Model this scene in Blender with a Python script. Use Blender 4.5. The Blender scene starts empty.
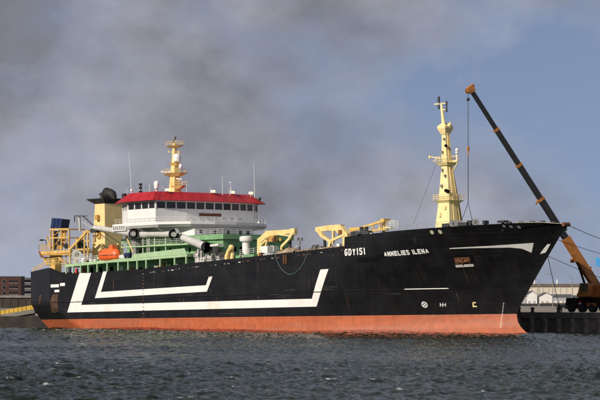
import bpy, bmesh, math, random
import numpy as np
from mathutils import Vector, Matrix
random.seed(7)
rng = np.random.default_rng(5)
scene = bpy.context.scene
C = scene.collection

# ------------------------------------------------------------------ camera
FPX, HOR, CAMH, TH = 2330.0, 302.0, 5.2, math.radians(48)
RV = Vector((math.cos(TH), math.sin(TH), 0)); FV = Vector((-math.sin(TH), math.cos(TH), 0))
CAM = Vector((65, 0, 0)) - RV * 35 - FV * 379; CAM.z = CAMH
cd = bpy.data.cameras.new('camera'); cam = bpy.data.objects.new('camera', cd); C.objects.link(cam)
cd.sensor_width = 36; cd.lens = 36 * FPX / 600; cd.shift_y = (HOR - 200) / 600
cd.clip_start = 1; cd.clip_end = 30000
cam.location = CAM; cam.rotation_euler = (math.radians(90), 0, TH)
scene.camera = cam

# ------------------------------------------------------------------ world, sun, exposure
SUN_EL = math.radians(27); SUN_DIR = Vector((0.08, -0.997, 0)).normalized()
sd = bpy.data.lights.new('sun', 'SUN'); sun = bpy.data.objects.new('sun', sd); C.objects.link(sun)
sd.energy = 4.2; sd.angle = math.radians(0.6); sd.color = (1.0, 0.91, 0.78)
tosun = SUN_DIR * math.cos(SUN_EL) + Vector((0, 0, math.sin(SUN_EL)))
sun.rotation_euler = (-tosun).to_track_quat('-Z', 'Y').to_euler()
world = bpy.data.worlds.new('World'); scene.world = world; world.use_nodes = True
nt = world.node_tree; N = nt.nodes; N.clear()
def wn(t, **k):
    n = N.new(t)
    for a, b in k.items(): setattr(n, a, b)
    return n
out = wn('ShaderNodeOutputWorld'); bg = wn('ShaderNodeBackground'); bg.inputs['Strength'].default_value = 0.1
sky = wn('ShaderNodeTexSky', sky_type='NISHITA', sun_disc=False, sun_elevation=SUN_EL, sun_rotation=math.atan2(SUN_DIR.x, SUN_DIR.y))
sky.air_density = 1.0; sky.dust_density = 0.6; sky.ozone_density = 1.6
tc = wn('ShaderNodeTexCoord'); mp = wn('ShaderNodeMapping'); mp.inputs['Scale'].default_value = (1, 1, 1.5); mp.inputs['Location'].default_value = (1.1, 2.3, 0.4)
n1 = wn('ShaderNodeTexNoise'); n1.inputs['Scale'].default_value = 5.0; n1.inputs['Detail'].default_value = 10; n1.inputs['Roughness'].default_value = 0.56; n1.inputs['Distortion'].default_value = 0.0
n2 = wn('ShaderNodeTexNoise'); n2.inputs['Scale'].default_value = 11; n2.inputs['Detail'].default_value = 10; n2.inputs['Roughness'].default_value = 0.55; n2.inputs['Distortion'].default_value = 0.0
r1 = wn('ShaderNodeValToRGB'); r1.color_ramp.elements[0].position = 0.37; r1.color_ramp.elements[1].position = 0.52
r2 = wn('ShaderNodeValToRGB'); e = r2.color_ramp.elements; e[0].position = 0.42; e[0].color = (3.35, 3.4, 3.95, 1); e[1].position = 0.68; e[1].color = (1.95, 2.02, 2.44, 1)      # thin edges light, thick cores grey
r3 = wn('ShaderNodeMapRange'); r3.inputs[1].default_value = 0.37; r3.inputs[2].default_value = 0.63; r3.inputs[3].default_value = 0.74; r3.inputs[4].default_value = 1.46
cm = wn('ShaderNodeMix', data_type='RGBA', blend_type='MULTIPLY'); cm.inputs['Factor'].default_value = 1.0
skyg = wn('ShaderNodeMix', data_type='RGBA', blend_type='MULTIPLY'); skyg.inputs['Factor'].default_value = 1.0; skyg.inputs[7].default_value = (1.34, 1.10, 1.04, 1)
mx = wn('ShaderNodeMix', data_type='RGBA')
L = nt.links.new
va = wn('ShaderNodeVectorMath', operation='ADD'); va.inputs[1].default_value = (0, 0, 0.28); vn = wn('ShaderNodeVectorMath', operation='NORMALIZE'); L(tc.outputs['Generated'], va.inputs[0]); L(va.outputs[0], vn.inputs[0]); L(vn.outputs[0], sky.inputs['Vector'])   # no yellow band low down
L(tc.outputs['Generated'], mp.inputs['Vector']); L(mp.outputs[0], n1.inputs['Vector']); L(mp.outputs[0], n2.inputs['Vector'])
L(n1.outputs['Fac'], r1.inputs[0]); L(n1.outputs['Fac'], r2.inputs[0]); L(n2.outputs['Fac'], r3.inputs[0]); L(r2.outputs[0], cm.inputs[6]); L(r3.outputs[0], cm.inputs[7]); L(sky.outputs[0], skyg.inputs[6])
L(r1.outputs[0], mx.inputs[0]); L(skyg.outputs[2], mx.inputs[6]); L(cm.outputs[2], mx.inputs[7])
L(mx.outputs[2], bg.inputs['Color']); L(bg.outputs[0], out.inputs['Surface'])
vs = scene.view_settings; vs.view_transform = 'Standard'; vs.look = 'None'; vs.exposure = 0.0; vs.gamma = 1.0; vs.use_curve_mapping = False

# ------------------------------------------------------------------ pixel -> place helpers
TRIM = math.radians(-0.75)                       # the ship floats deeper at the stern
SHM = Matrix.Rotation(TRIM, 4, 'Y'); SHI = SHM.inverted()
def ray(x, y): return FV + RV * ((x - 300) / FPX) + Vector((0, 0, -(y - HOR) / FPX))
def S(x, y, Y):                                  # point in ship coordinates on the plane y = Y
    o = SHI @ CAM; d = SHI.to_3x3() @ ray(x, y); return o + d * ((Y - o.y) / d.y)
def W(x, y, Y):                                  # the same in world coordinates
    d = ray(x, y); return CAM + d * ((Y - CAM.y) / d.y)
def DP(x, y, dep): return CAM + ray(x, y) * dep

# ------------------------------------------------------------------ materials
def new_mat(name):
    m = bpy.data.materials.new(name); m.use_nodes = True
    t = m.node_tree; b = t.nodes['Principled BSDF']
    return m, t, b
def paint(name, col, rough=0.5, var=0.12, scale=1.2, streak=0.0, streak_col=(0.16, 0.07, 0.03), metal=0.0, bump=0.0, spec=0.5, sscale=(1.3, 1.3, 0.11), smin=0.56):
    m, t, b = new_mat(name); n = t.nodes; l = t.links.new
    co = n.new('ShaderNodeTexCoord')
    a = n.new('ShaderNodeTexNoise'); a.inputs['Scale'].default_value = scale; a.inputs['Detail'].default_value = 6; l(co.outputs['Object'], a.inputs['Vector'])
    mr = n.new('ShaderNodeMapRange'); mr.inputs[1].default_value = 0.3; mr.inputs[2].default_value = 0.7; mr.inputs[3].default_value = 1 - var; mr.inputs[4].default_value = 1 + var
    l(a.outputs['Fac'], mr.inputs[0])
    mu = n.new('ShaderNodeMix'); mu.data_type = 'RGBA'; mu.blend_type = 'MULTIPLY'; mu.inputs[0].default_value = 1
    mu.inputs[6].default_value = (*col, 1); l(mr.outputs[0], mu.inputs[7])
    res = mu.outputs[2]
    if streak > 0:
        ma = n.new('ShaderNodeMapping'); ma.inputs['Scale'].default_value = sscale; l(co.outputs['Object'], ma.inputs['Vector'])
        s = n.new('ShaderNodeTexNoise'); s.inputs['Scale'].default_value = 1.0; s.inputs['Detail'].default_value = 5; s.inputs['Roughness'].default_value = 0.6; l(ma.outputs[0], s.inputs['Vector'])
        sr = n.new('ShaderNodeMapRange'); sr.inputs[1].default_value = smin; sr.inputs[2].default_value = smin + 0.2; sr.inputs[4].default_value = streak; l(s.outputs['Fac'], sr.inputs[0])
        m2 = n.new('ShaderNodeMix'); m2.data_type = 'RGBA'; l(sr.outputs[0], m2.inputs[0]); l(res, m2.inputs[6]); m2.inputs[7].default_value = (*streak_col, 1); res = m2.outputs[2]
    l(res, b.inputs['Base Color']); b.inputs['Roughness'].default_value = rough; b.inputs['Metallic'].default_value = metal; b.inputs['Specular IOR Level'].default_value = spec
    if bump > 0:
        bn = n.new('ShaderNodeTexNoise'); bn.inputs['Scale'].default_value = scale * 1.7; bn.inputs['Detail'].default_value = 3; l(co.outputs['Object'], bn.inputs['Vector'])
        bp = n.new('ShaderNodeBump'); bp.inputs['Strength'].default_value = bump; bp.inputs['Distance'].default_value = 0.1; l(bn.outputs['Fac'], bp.inputs['Height']); l(bp.outputs[0], b.inputs['Normal'])
    return m
M = {}
M['black'] = paint('hull_black', (0.0095, 0.0095, 0.0112), 0.42, 0.4, 0.35, 0.35, (0.030, 0.029, 0.029), bump=0.25, spec=0.3, sscale=(0.9, 0.9, 0.07))
M['red'] = paint('hull_red', (0.46, 0.112, 0.040), 0.6, 0.16, 0.9, 0.55, (0.36, 0.17, 0.115), bump=0.3, sscale=(0.07, 0.07, 1.6), smin=0.50)
M['slime'] = paint('waterline_growth', (0.24, 0.040, 0.016), 0.5, 0.4, 0.7, 0.5, (0.09, 0.05, 0.02), sscale=(0.8, 0.8, 0.8))
M['stripe'] = paint('stripe_white', (0.80, 0.79, 0.76), 0.5, 0.06, 0.5, 0.55, (0.68, 0.46, 0.20), sscale=(0.22, 0.22, 0.12), smin=0.57)
M['letter'] = paint('letter_white', (0.80, 0.80, 0.78), 0.5, 0.06, 1.0)
M['bowgrey'] = paint('bow_stripe', (0.72, 0.72, 0.70), 0.5, 0.10, 0.6)
M['white'] = paint('ship_white', (0.78, 0.78, 0.76), 0.45, 0.05, 0.8, 0.18, (0.40, 0.30, 0.20))
M['roofred'] = paint('roof_red', (0.42, 0.012, 0.018), 0.5, 0.15, 0.5, 0.25, (0.22, 0.006, 0.01), sscale=(1.0, 1.0, 0.2))
M['green'] = paint('deck_green', (0.37, 0.53, 0.31), 0.5, 0.12, 0.7, 0.2, (0.15, 0.12, 0.06))
M['dgreen'] = paint('house_green', (0.19, 0.37, 0.18), 0.5, 0.14, 0.7, 0.25, (0.10, 0.10, 0.05))
M['deckfloor'] = paint('deck_floor', (0.10, 0.20, 0.11), 0.7, 0.25, 0.6)
M['yellow'] = paint('cargo_yellow', (0.80, 0.61, 0.26), 0.5, 0.10, 0.8, 0.40, (0.34, 0.17, 0.05))
M['cream'] = paint('mast_yellow', (0.86, 0.71, 0.36), 0.5, 0.08, 0.8, 0.25, (0.45, 0.27, 0.09))
M['ochre'] = paint('ochre_frame', (0.52, 0.30, 0.07), 0.55, 0.2, 1.0, 0.4, (0.16, 0.07, 0.02))
M['soot'] = paint('soot_black', (0.018, 0.015, 0.014), 0.7, 0.4, 1.2, 0.4, (0.05, 0.03, 0.025))
M['dark'] = paint('dark_steel', (0.03, 0.03, 0.032), 0.55, 0.3, 1.0)
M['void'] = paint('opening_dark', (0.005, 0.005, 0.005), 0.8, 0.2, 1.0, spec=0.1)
M['grey'] = paint('light_grey_pipe', (0.54, 0.53, 0.51), 0.5, 0.12, 0.9, 0.4, (0.30, 0.26, 0.22))
M['mgrey'] = paint('mid_grey', (0.22, 0.22, 0.22), 0.6, 0.2, 1.0, 0.3)
M['rust'] = paint('rust', (0.15, 0.06, 0.028), 0.8, 0.4, 1.5, 0.4, (0.26, 0.14, 0.07))
M['stain'] = paint('rust_streaks', (0.055, 0.030, 0.018), 0.7, 0.5, 1.5, 0.9, (0.17, 0.085, 0.04), sscale=(2.4, 2.4, 0.25), smin=0.48)
M['scrape'] = paint('scraped_paint', (0.035, 0.034, 0.034), 0.6, 0.4, 2.0, 0.6, (0.012, 0.012, 0.012), sscale=(3, 3, 3), smin=0.45)
M['gantry'] = paint('gantry_ochre', (0.70, 0.45, 0.14), 0.55, 0.2, 0.9, 0.5, (0.30, 0.15, 0.045))
M['boomy'] = paint('boom_yellow', (0.66, 0.44, 0.13), 0.55, 0.2, 1.0, 0.4, (0.28, 0.15, 0.05))
M['funnel'] = paint('funnel_yellow', (0.86, 0.64, 0.30), 0.5, 0.10, 0.6, 0.3, (0.45, 0.25, 0.07))
M['blue'] = paint('dark_blue', (0.012, 0.025, 0.085), 0.45, 0.2, 1.0)
M['orange'] = paint('lifeboat_orange', (0.80, 0.14, 0.03), 0.4, 0.06, 1.0, 0.15, (0.45, 0.10, 0.03))
M['rail'] = paint('rail_white', (0.66, 0.66, 0.63), 0.5, 0.05, 1.0)
M['wood'] = paint('name_board', (0.14, 0.045, 0.015), 0.5, 0.2, 2.0)
M['net'] = paint('trawl_net', (0.42, 0.31, 0.21), 0.95, 0.5, 2.2, 0.6, (0.16, 0.12, 0.08), bump=1.0, sscale=(1.2, 1.2, 1.2), smin=0.48)
M['teal'] = paint('teal_rope', (0.14, 0.25, 0.22), 0.8, 0.2, 3.0)
M['rope'] = paint('pale_rope', (0.50, 0.46, 0.36), 0.9, 0.2, 3.0)
M['drope'] = paint('dark_rope', (0.05, 0.05, 0.05), 0.9, 0.2, 3.0)
M['redpaint'] = paint('safety_red', (0.55, 0.03, 0.02), 0.5, 0.1, 1.0)
M['craneo'] = paint('crane_orange', (0.42, 0.16, 0.035), 0.45, 0.2, 0.9, 0.35, (0.12, 0.06, 0.03))
M['cranek'] = paint('crane_black', (0.02, 0.02, 0.022), 0.4, 0.3, 0.9)
M['tyre'] = paint('tyre', (0.02, 0.02, 0.02), 0.85, 0.2, 2.0)
M['concrete'] = paint('quay_concrete', (0.20, 0.185, 0.155), 0.85, 0.35, 0.5, 0.6, (0.07, 0.065, 0.055), bump=0.5, sscale=(0.7, 0.7, 0.15))
M['pontoon'] = paint('pontoon_steel', (0.035, 0.028, 0.023), 0.8, 0.4, 0.6, 0.5, (0.08, 0.045, 0.03))
M['pile'] = paint('fender_pile', (0.30, 0.27, 0.22), 0.85, 0.35, 0.9)
M['ground'] = paint('quay_ground', (0.24, 0.205, 0.165), 0.95, 0.3, 0.05)
M['far_ground'] = paint('far_ground', (0.20, 0.18, 0.14), 0.95, 0.3, 0.02)
M['cream_wall'] = paint('warehouse_wall', (0.58, 0.53, 0.44), 0.8, 0.08, 0.1, 0.3, (0.36, 0.32, 0.26))
M['brownroof'] = paint('warehouse_roof', (0.16, 0.12, 0.085), 0.85, 0.2, 0.1)
M['shedw'] = paint('shed_white', (0.72, 0.71, 0.68), 0.7, 0.06, 0.4)
M['shedg'] = paint('shed_grey', (0.36, 0.36, 0.37), 0.7, 0.1, 0.4)
M['slate'] = paint('shed_roof', (0.10, 0.105, 0.115), 0.75, 0.2, 0.4)
M['brick'] = paint('brick', (0.062, 0.026, 0.022), 0.9, 0.15, 0.3)
M['brick2'] = paint('grey_cladding', (0.085, 0.085, 0.09), 0.8, 0.12, 0.3)
M['brownwall'] = paint('brown_sheeting', (0.045, 0.034, 0.028), 0.85, 0.25, 0.3)
M['ygang'] = paint('gangway_yellow', (0.62, 0.40, 0.05), 0.6, 0.2, 0.8, 0.4, (0.25, 0.14, 0.04))
M['plank'] = paint('weathered_steel', (0.20, 0.185, 0.17), 0.8, 0.25, 0.6, 0.5, (0.09, 0.06, 0.045))
M['leaf'] = paint('far_foliage', (0.05, 0.06, 0.03), 0.9, 0.4, 0.5)
M['skyblue'] = paint('tarpaulin_blue', (0.05, 0.28, 0.60), 0.6, 0.1, 1.0)
M['foam'] = paint('foam', (0.75, 0.77, 0.77), 0.9, 0.1, 2.0)
# hull side: plate seams, frames showing through the shell, narrow rust runs
def hull_detail(mt, rust=(0.055, 0.028, 0.016), rs=0.55, seam=1.7):
    t = mt.node_tree; n = t.nodes; l = t.links.new; b = n['Principled BSDF']; src = b.inputs['Base Color'].links[0].from_socket
    co = n.new('ShaderNodeTexCoord'); se = n.new('ShaderNodeSeparateXYZ'); l(co.outputs['Object'], se.inputs[0]); cb = n.new('ShaderNodeCombineXYZ'); l(se.outputs[0], cb.inputs[0]); l(se.outputs[2], cb.inputs[1])
    br = n.new('ShaderNodeTexBrick'); br.inputs['Scale'].default_value = 1; br.inputs['Brick Width'].default_value = 7.5; br.inputs['Row Height'].default_value = 2.1; br.inputs['Mortar Size'].default_value = 0.035; br.inputs['Mortar Smooth'].default_value = 0.3
    br.inputs['Color1'].default_value = (1, 1, 1, 1); br.inputs['Color2'].default_value = (0.82, 0.82, 0.84, 1); br.inputs['Mortar'].default_value = (seam, seam * .94, seam * .88, 1); l(cb.outputs[0], br.inputs['Vector'])
    mu = n.new('ShaderNodeMix'); mu.data_type = 'RGBA'; mu.blend_type = 'MULTIPLY'; mu.inputs[0].default_value = 1; l(src, mu.inputs[6]); l(br.outputs['Color'], mu.inputs[7])
    ma = n.new('ShaderNodeMapping'); ma.inputs['Scale'].default_value = (2.1, 0.3, 0.10); l(co.outputs['Object'], ma.inputs['Vector'])
    no = n.new('ShaderNodeTexNoise'); no.inputs['Scale'].default_value = 1; no.inputs['Detail'].default_value = 6; no.inputs['Roughness'].default_value = 0.65; l(ma.outputs[0], no.inputs['Vector'])
    mr = n.new('ShaderNodeMapRange'); mr.inputs[1].default_value = 0.60; mr.inputs[2].default_value = 0.74; mr.inputs[4].default_value = rs; l(no.outputs['Fac'], mr.inputs[0])
    m2 = n.new('ShaderNodeMix'); m2.data_type = 'RGBA'; l(mr.outputs[0], m2.inputs[0]); l(mu.outputs[2], m2.inputs[6]); m2.inputs[7].default_value = (*rust, 1); l(m2.outputs[2], b.inputs['Base Color'])
    wv = n.new('ShaderNodeTexWave'); wv.bands_direction = 'X'; wv.inputs['Scale'].default_value = 0.40; wv.inputs['Distortion'].default_value = 3.0; wv.inputs['Detail'].default_value = 2; wv.inputs['Detail Scale'].default_value = 0.4; l(co.outputs['Object'], wv.inputs['Vector'])
    ad = n.new('ShaderNodeMath'); ad.operation = 'MULTIPLY_ADD'; l(br.outputs['Fac'], ad.inputs[0]); ad.inputs[1].default_value = 0.8; l(wv.outputs['Fac'], ad.inputs[2])
    bp = n.new('ShaderNodeBump'); bp.inputs['Strength'].default_value = 0.3; bp.inputs['Distance'].default_value = 0.03; l(ad.outputs[0], bp.inputs['Height'])
    if b.inputs['Normal'].links: l(b.inputs['Normal'].links[0].from_socket, bp.inputs['Normal'])
    l(bp.outputs[0], b.inputs['Normal'])
hull_detail(M['black']); hull_detail(M['red'], (0.20, 0.075, 0.04), 0.6, 0.72)
def glass(name, col, rough=0.08):
    m, t, b = new_mat(name); b.inputs['Base Color'].default_value = (*col, 1); b.inputs['Roughness'].default_value = rough; b.inputs['Specular IOR Level'].default_value = 0.6
    return m
M['glass'] = glass('window_glass', (0.012, 0.013, 0.015), 0.06)
M['glass2'] = glass('window_glass_b', (0.03, 0.034, 0.036), 0.10); M['glass3'] = glass('window_glass_c', (0.055, 0.05, 0.042), 0.15)
M['lampglass'] = glass('lamp_glass', (0.9, 0.75, 0.5))
b = M['lampglass'].node_tree.nodes['Principled BSDF']; b.inputs['Emission Color'].default_value = (1, 0.62, 0.25, 1); b.inputs['Emission Strength'].default_value = 2.5

# ------------------------------------------------------------------ mesh helpers
def perp(d, up=Vector((0, 0, 1))):
    d = d.normalized(); u = up
    if abs(d.dot(u)) > 0.98: u = Vector((1, 0, 0))
    a = d.cross(u).normalized(); return a, a.cross(d).normalized()
class MB:
    def __init__(s): s.v = []; s.f = []
    def add(s, vs_, fs):
        o = len(s.v); s.v += [tuple(q) for q in vs_]; s.f += [[i + o for i in f] for f in fs]; return s
    def poly(s, pts): return s.add(pts, [list(range(len(pts)))])
    def box(s, x0, x1, y0, y1, z0, z1):
        return s.add([(x0, y0, z0), (x1, y0, z0), (x1, y1, z0), (x0, y1, z0), (x0, y0, z1), (x1, y0, z1), (x1, y1, z1), (x0, y1, z1)],
                     [[0, 3, 2, 1], [4, 5, 6, 7], [0, 1, 5, 4], [1, 2, 6, 5], [2, 3, 7, 6], [3, 0, 4, 7]])
    def cbox(s, c, sx, sy, sz): return s.box(c[0] - sx / 2, c[0] + sx / 2, c[1] - sy / 2, c[1] + sy / 2, c[2] - sz / 2, c[2] + sz / 2)
    def frust(s, A, zA, B, zB):                      # two plan polygons joined
        n = len(A); vs_ = [(p[0], p[1], zA) for p in A] + [(p[0], p[1], zB) for p in B]
        return s.add(vs_, [list(range(n))[::-1], list(range(n, 2 * n))] + [[i, (i + 1) % n, n + (i + 1) % n, n + i] for i in range(n)])
    def prism(s, A, z0, z1): return s.frust(A, z0, A, z1)
    def beam(s, p0, p1, w, h=None, w2=None, h2=None, up=Vector((0, 0, 1))):
        p0 = Vector(p0); p1 = Vector(p1); h = h or w; w2 = w2 or w; h2 = h2 or h
        a, u = perp(p1 - p0, up); q = []
        for p, ww, hh in ((p0, w, h), (p1, w2, h2)):
            for i, j in ((-1, -1), (1, -1), (1, 1), (-1, 1)): q.append(p + a * (i * ww / 2) + u * (j * hh / 2))
        return s.add(q, [[0, 3, 2, 1], [4, 5, 6, 7], [0, 1, 5, 4], [1, 2, 6, 5], [2, 3, 7, 6], [3, 0, 4, 7]])
    def tube(s, pts, r, n=8, caps=True):
        pts = [Vector(p) for p in pts]; rs = r if isinstance(r, (list, tuple)) else [r] * len(pts)
        o = []; m = len(pts); a0 = None
        for i, p in enumerate(pts):
            d = (pts[min(i + 1, m - 1)] - pts[max(i - 1, 0)]).normalized()
            if a0 is None: a, u = perp(d)
            else:
                a = (a0 - d * a0.dot(d)).normalized(); u = a.cross(d).normalized()
            a0 = a
            for k in range(n):
                t = 2 * math.pi * k / n; o.append(p + a * (rs[i] * math.cos(t)) + u * (rs[i] * math.sin(t)))
        f = [[i * n + k, i * n + (k + 1) % n, (i + 1) * n + (k + 1) % n, (i + 1) * n + k] for i in range(m - 1) for k in range(n)]
        if caps: f += [list(range(n))[::-1], list(range((m - 1) * n, m * n))]
        return s.add(o, f)
    def sphere(s, c, r, nu=12, nv=8, jit=0.0):
        rx, ry, rz = r if isinstance(r, (tuple, list)) else (r, r, r); o = []; f = []
        for j in range(nv + 1):
            ph = math.pi * j / nv
            for i in range(nu):
                t = 2 * math.pi * i / nu; k = 1 + random.uniform(-jit, jit)
                o.append((c[0] + k * rx * math.sin(ph) * math.cos(t), c[1] + k * ry * math.sin(ph) * math.sin(t), c[2] + k * rz * math.cos(ph)))
        for j in range(nv):
            for i in range(nu): f.append([j * nu + i, j * nu + (i + 1) % nu, (j + 1) * nu + (i + 1) % nu, (j + 1) * nu + i])
        return s.add(o, f)
    def rail(s, pts, h=1.0, bars=3, step=1.5, r=0.03):
        pts = [Vector(p) for p in pts]; up = Vector((0, 0, 1))
        for a, b_ in zip(pts, pts[1:]):
            n = max(1, int(round((b_ - a).length / step)))
            for k in range(n + 1):
                p = a.lerp(b_, k / n); s.tube([p, p + up * h], r, 5)
            for q in range(1, bars + 1): s.tube([a + up * (h * q / bars), b_ + up * (h * q / bars)], r, 5)
        return s
    def build(s, name, mat, parent=None, smooth=False, label=None, normals=True):
        me = bpy.data.meshes.new(name); me.from_pydata(s.v, [], s.f)
        if normals:
            bm = bmesh.new(); bm.from_mesh(me); bmesh.ops.remove_doubles(bm, verts=bm.verts, dist=1e-5); bmesh.ops.recalc_face_normals(bm, faces=bm.faces); bm.to_mesh(me); bm.free()
        me.materials.append(M[mat] if isinstance(mat, str) else mat)
        if smooth:
            me.polygons.foreach_set('use_smooth', [True] * len(me.polygons))
            try: me.set_sharp_from_angle(angle=math.radians(40))
            except Exception: pass
        ob = bpy.data.objects.new(name, me); C.objects.link(ob)
        if parent: ob.parent = parent
        if label: ob['label'] = label
        return ob
def tag(o, label, cat, group=None):
    o['label'] = label; o['category'] = cat
    if group: o['group'] = group
    return o
def struct(o): o['kind'] = 'structure'; return o
def empty(name, loc=(0, 0, 0), parent=None):
    o = bpy.data.objects.new(name, None); C.objects.link(o); o.location = loc; o.empty_display_size = 0.5
    if parent: o.parent = parent
    return o
def part(name, mat, parent, fn, smooth=False, label=None):
    m = MB(); fn(m); return m.build(name, mat, parent, smooth, label)

# ------------------------------------------------------------------ water: one sheet to the horizon, wind chop in the harbour
QY, QZ = 20.0, 3.3
def make_water():
    dep = [60.0]
    while dep[-1] < 520: dep.append(dep[-1] + (0.5 if dep[-1] < 105 else max(0.19, dep[-1] * 0.0017)))
    dep = np.array([-9000, -2000, -400, -60, 0, 20] + dep + [540, 600, 800, 1500, 3000, 9000])
    lat = np.concatenate([[-9000, -3000, -900, -350, -200, -140], np.concatenate([np.arange(-105, -52, 0.45), np.arange(-52, 52, 0.17), np.arange(52, 105.1, 0.45)]), [140, 200, 350, 900, 3000, 9000]])
    Dm, Lm = np.meshgrid(dep, lat, indexing='ij')
    X = CAM.x + FV.x * Dm + RV.x * Lm; Y = CAM.y + FV.y * Dm + RV.y * Lm
    Z = np.zeros_like(X); DX = np.zeros_like(X); DY = np.zeros_like(X)
    wind = math.radians(200)                     # downwind direction
    nW = 130
    for k in range(nW):
        lam = 0.4 * (3.6 / 0.4) ** rng.random(); th = wind + rng.normal(0, 0.7); kk = 2 * math.pi / lam
        amp = 0.0102 * lam ** 0.62 * rng.uniform(0.5, 1.4); ph = rng.random() * 6.283
        a = kk * (X * math.cos(th) + Y * math.sin(th)) + ph
        fade = np.clip((lam * 620 - Dm) / (lam * 260), 0, 1)
        Z += amp * np.cos(a) * fade; DX -= amp * math.cos(th) * np.sin(a) * 0.75 * fade; DY -= amp * math.sin(th) * np.sin(a) * 0.75 * fade
    g = 0.80 + 0.38 * np.sin(X / 23 + 1.3 * np.sin(Y / 31)) * np.sin(Y / 19 + np.sin(X / 37))    # gusts
    win = np.clip((Dm - 20) / 25, 0, 1) * np.clip((560 - Dm) / 60, 0, 1) * np.clip((150 - np.abs(Lm)) / 30, 0, 1) * g
    Z *= win; DX *= win; DY *= win
    co = np.stack([X + DX, Y + DY, Z], -1).reshape(-1, 3)
    nr, ncn = X.shape; i = np.arange(nr * ncn).reshape(nr, ncn)
    q = np.stack([i[:-1, :-1], i[:-1, 1:], i[1:, 1:], i[1:, :-1]], -1).reshape(-1, 4)
    me = bpy.data.meshes.new('water'); me.vertices.add(len(co)); me.vertices.foreach_set('co', co.ravel())
    me.loops.add(q.size); me.loops.foreach_set('vertex_index', q.ravel()); me.polygons.add(len(q))
    me.polygons.foreach_set('loop_start', np.arange(0, q.size, 4)); me.polygons.foreach_set('loop_total', np.full(len(q), 4)); me.polygons.foreach_set('use_smooth', np.ones(len(q), bool))
    hw = 12.1 * (1 - (1 - np.clip((67 - X) / 46, 0, 1)) ** 1.75); hw = np.where(X < -44, hw - (-44 - X) * .55, hw)
    lap = np.exp(-((np.abs(Y) - hw - .3) / .8) ** 2) * ((X > -54) & (X < 69)) * (0.05 + 0.05 * np.clip((X - 40) / 20, 0, 1))   # water lapping along the hull
    at = me.attributes.new('crest', 'FLOAT', 'POINT'); at.data.foreach_set('value', (Z + lap).ravel().astype(np.float32))
    sp_ = me.attributes.new('splash', 'FLOAT', 'POINT'); sp_.data.foreach_set('value', (np.exp(-((np.abs(Y) - hw - .5) / .9) ** 2) * (Y < 0) * (np.exp(-((X - 58.5) / 2.2) ** 2) + .5 * np.exp(-((X - 33) / 5) ** 2))).ravel().astype(np.float32))
    me.update(calc_edges=True); me.validate()
    o = bpy.data.objects.new('water', me); C.objects.link(o); struct(o); o['label'] = 'dark green-grey choppy harbour water'
    m, t, b = new_mat('harbour_water'); n = t.nodes; l = t.links.new
    b.inputs['Roughness'].default_value = 0.12; b.inputs['IOR'].default_value = 1.33; b.inputs['Specular IOR Level'].default_value = 0.12
    tcn = n.new('ShaderNodeTexCoord')
    atn = n.new('ShaderNodeAttribute'); atn.attribute_name = 'crest'
    fn = n.new('ShaderNodeTexNoise'); fn.inputs['Scale'].default_value = 0.22; fn.inputs['Detail'].default_value = 3; l(tcn.outputs['Object'], fn.inputs['Vector'])
    f2 = n.new('ShaderNodeTexNoise'); f2.inputs['Scale'].default_value = 2.6; f2.inputs['Detail'].default_value = 4; l(tcn.outputs['Object'], f2.inputs['Vector'])
    ca = n.new('ShaderNodeMapRange'); ca.inputs[1].default_value = 0.12; ca.inputs[2].default_value = 0.16; l(atn.outputs['Fac'], ca.inputs[0])
    cb = n.new('ShaderNodeMapRange'); cb.inputs[1].default_value = 0.59; cb.inputs[2].default_value = 0.66; l(fn.outputs['Fac'], cb.inputs[0])
    cc = n.new('ShaderNodeMapRange'); cc.inputs[1].default_value = 0.46; cc.inputs[2].default_value = 0.58; l(f2.outputs['Fac'], cc.inputs[0])
    m1 = n.new('ShaderNodeMath'); m1.operation = 'MULTIPLY'; l(ca.outputs[0], m1.inputs[0]); l(cb.outputs[0], m1.inputs[1])
    m2 = n.new('ShaderNodeMath'); m2.operation = 'MULTIPLY'; l(m1.outputs[0], m2.inputs[0]); l(cc.outputs[0], m2.inputs[1])
    sn = n.new('ShaderNodeAttribute'); sn.attribute_name = 'splash'
    m3 = n.new('ShaderNodeMath'); m3.operation = 'MULTIPLY'; l(sn.outputs['Fac'], m3.inputs[0]); l(cc.outputs[0], m3.inputs[1]); m2b = m2; m2 = n.new('ShaderNodeMath'); m2.operation = 'MAXIMUM'; l(m2b.outputs[0], m2.inputs[0]); l(m3.outputs[0], m2.inputs[1])
    mx_ = n.new('ShaderNodeMix'); mx_.data_type = 'RGBA'; mx_.inputs[6].default_value = (0.015, 0.024, 0.015, 1); mx_.inputs[7].default_value = (0.55, 0.57, 0.56, 1); l(m2.outputs[0], mx_.inputs[0])
    l(mx_.outputs[2], b.inputs['Base Color'])
    rr = n.new('ShaderNodeMapRange'); rr.inputs[3].default_value = 0.07; rr.inputs[4].default_value = 0.9; l(m2.outputs[0], rr.inputs[0]); l(rr.outputs[0], b.inputs['Roughness'])
    w1 = n.new('ShaderNodeTexNoise'); w1.inputs['Scale'].default_value = 6; w1.inputs['Detail'].default_value = 4; w1.inputs['Roughness'].default_value = 0.6; l(tcn.outputs['Object'], w1.inputs['Vector'])
    bp = n.new('ShaderNodeBump'); bp.inputs['Strength'].default_value = 0.55; bp.inputs['Distance'].default_value = 0.06; l(w1.outputs['Fac'], bp.inputs['Height']); l(bp.outputs[0], b.inputs['Normal'])
    me.materials.append(m)
make_water()

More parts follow.
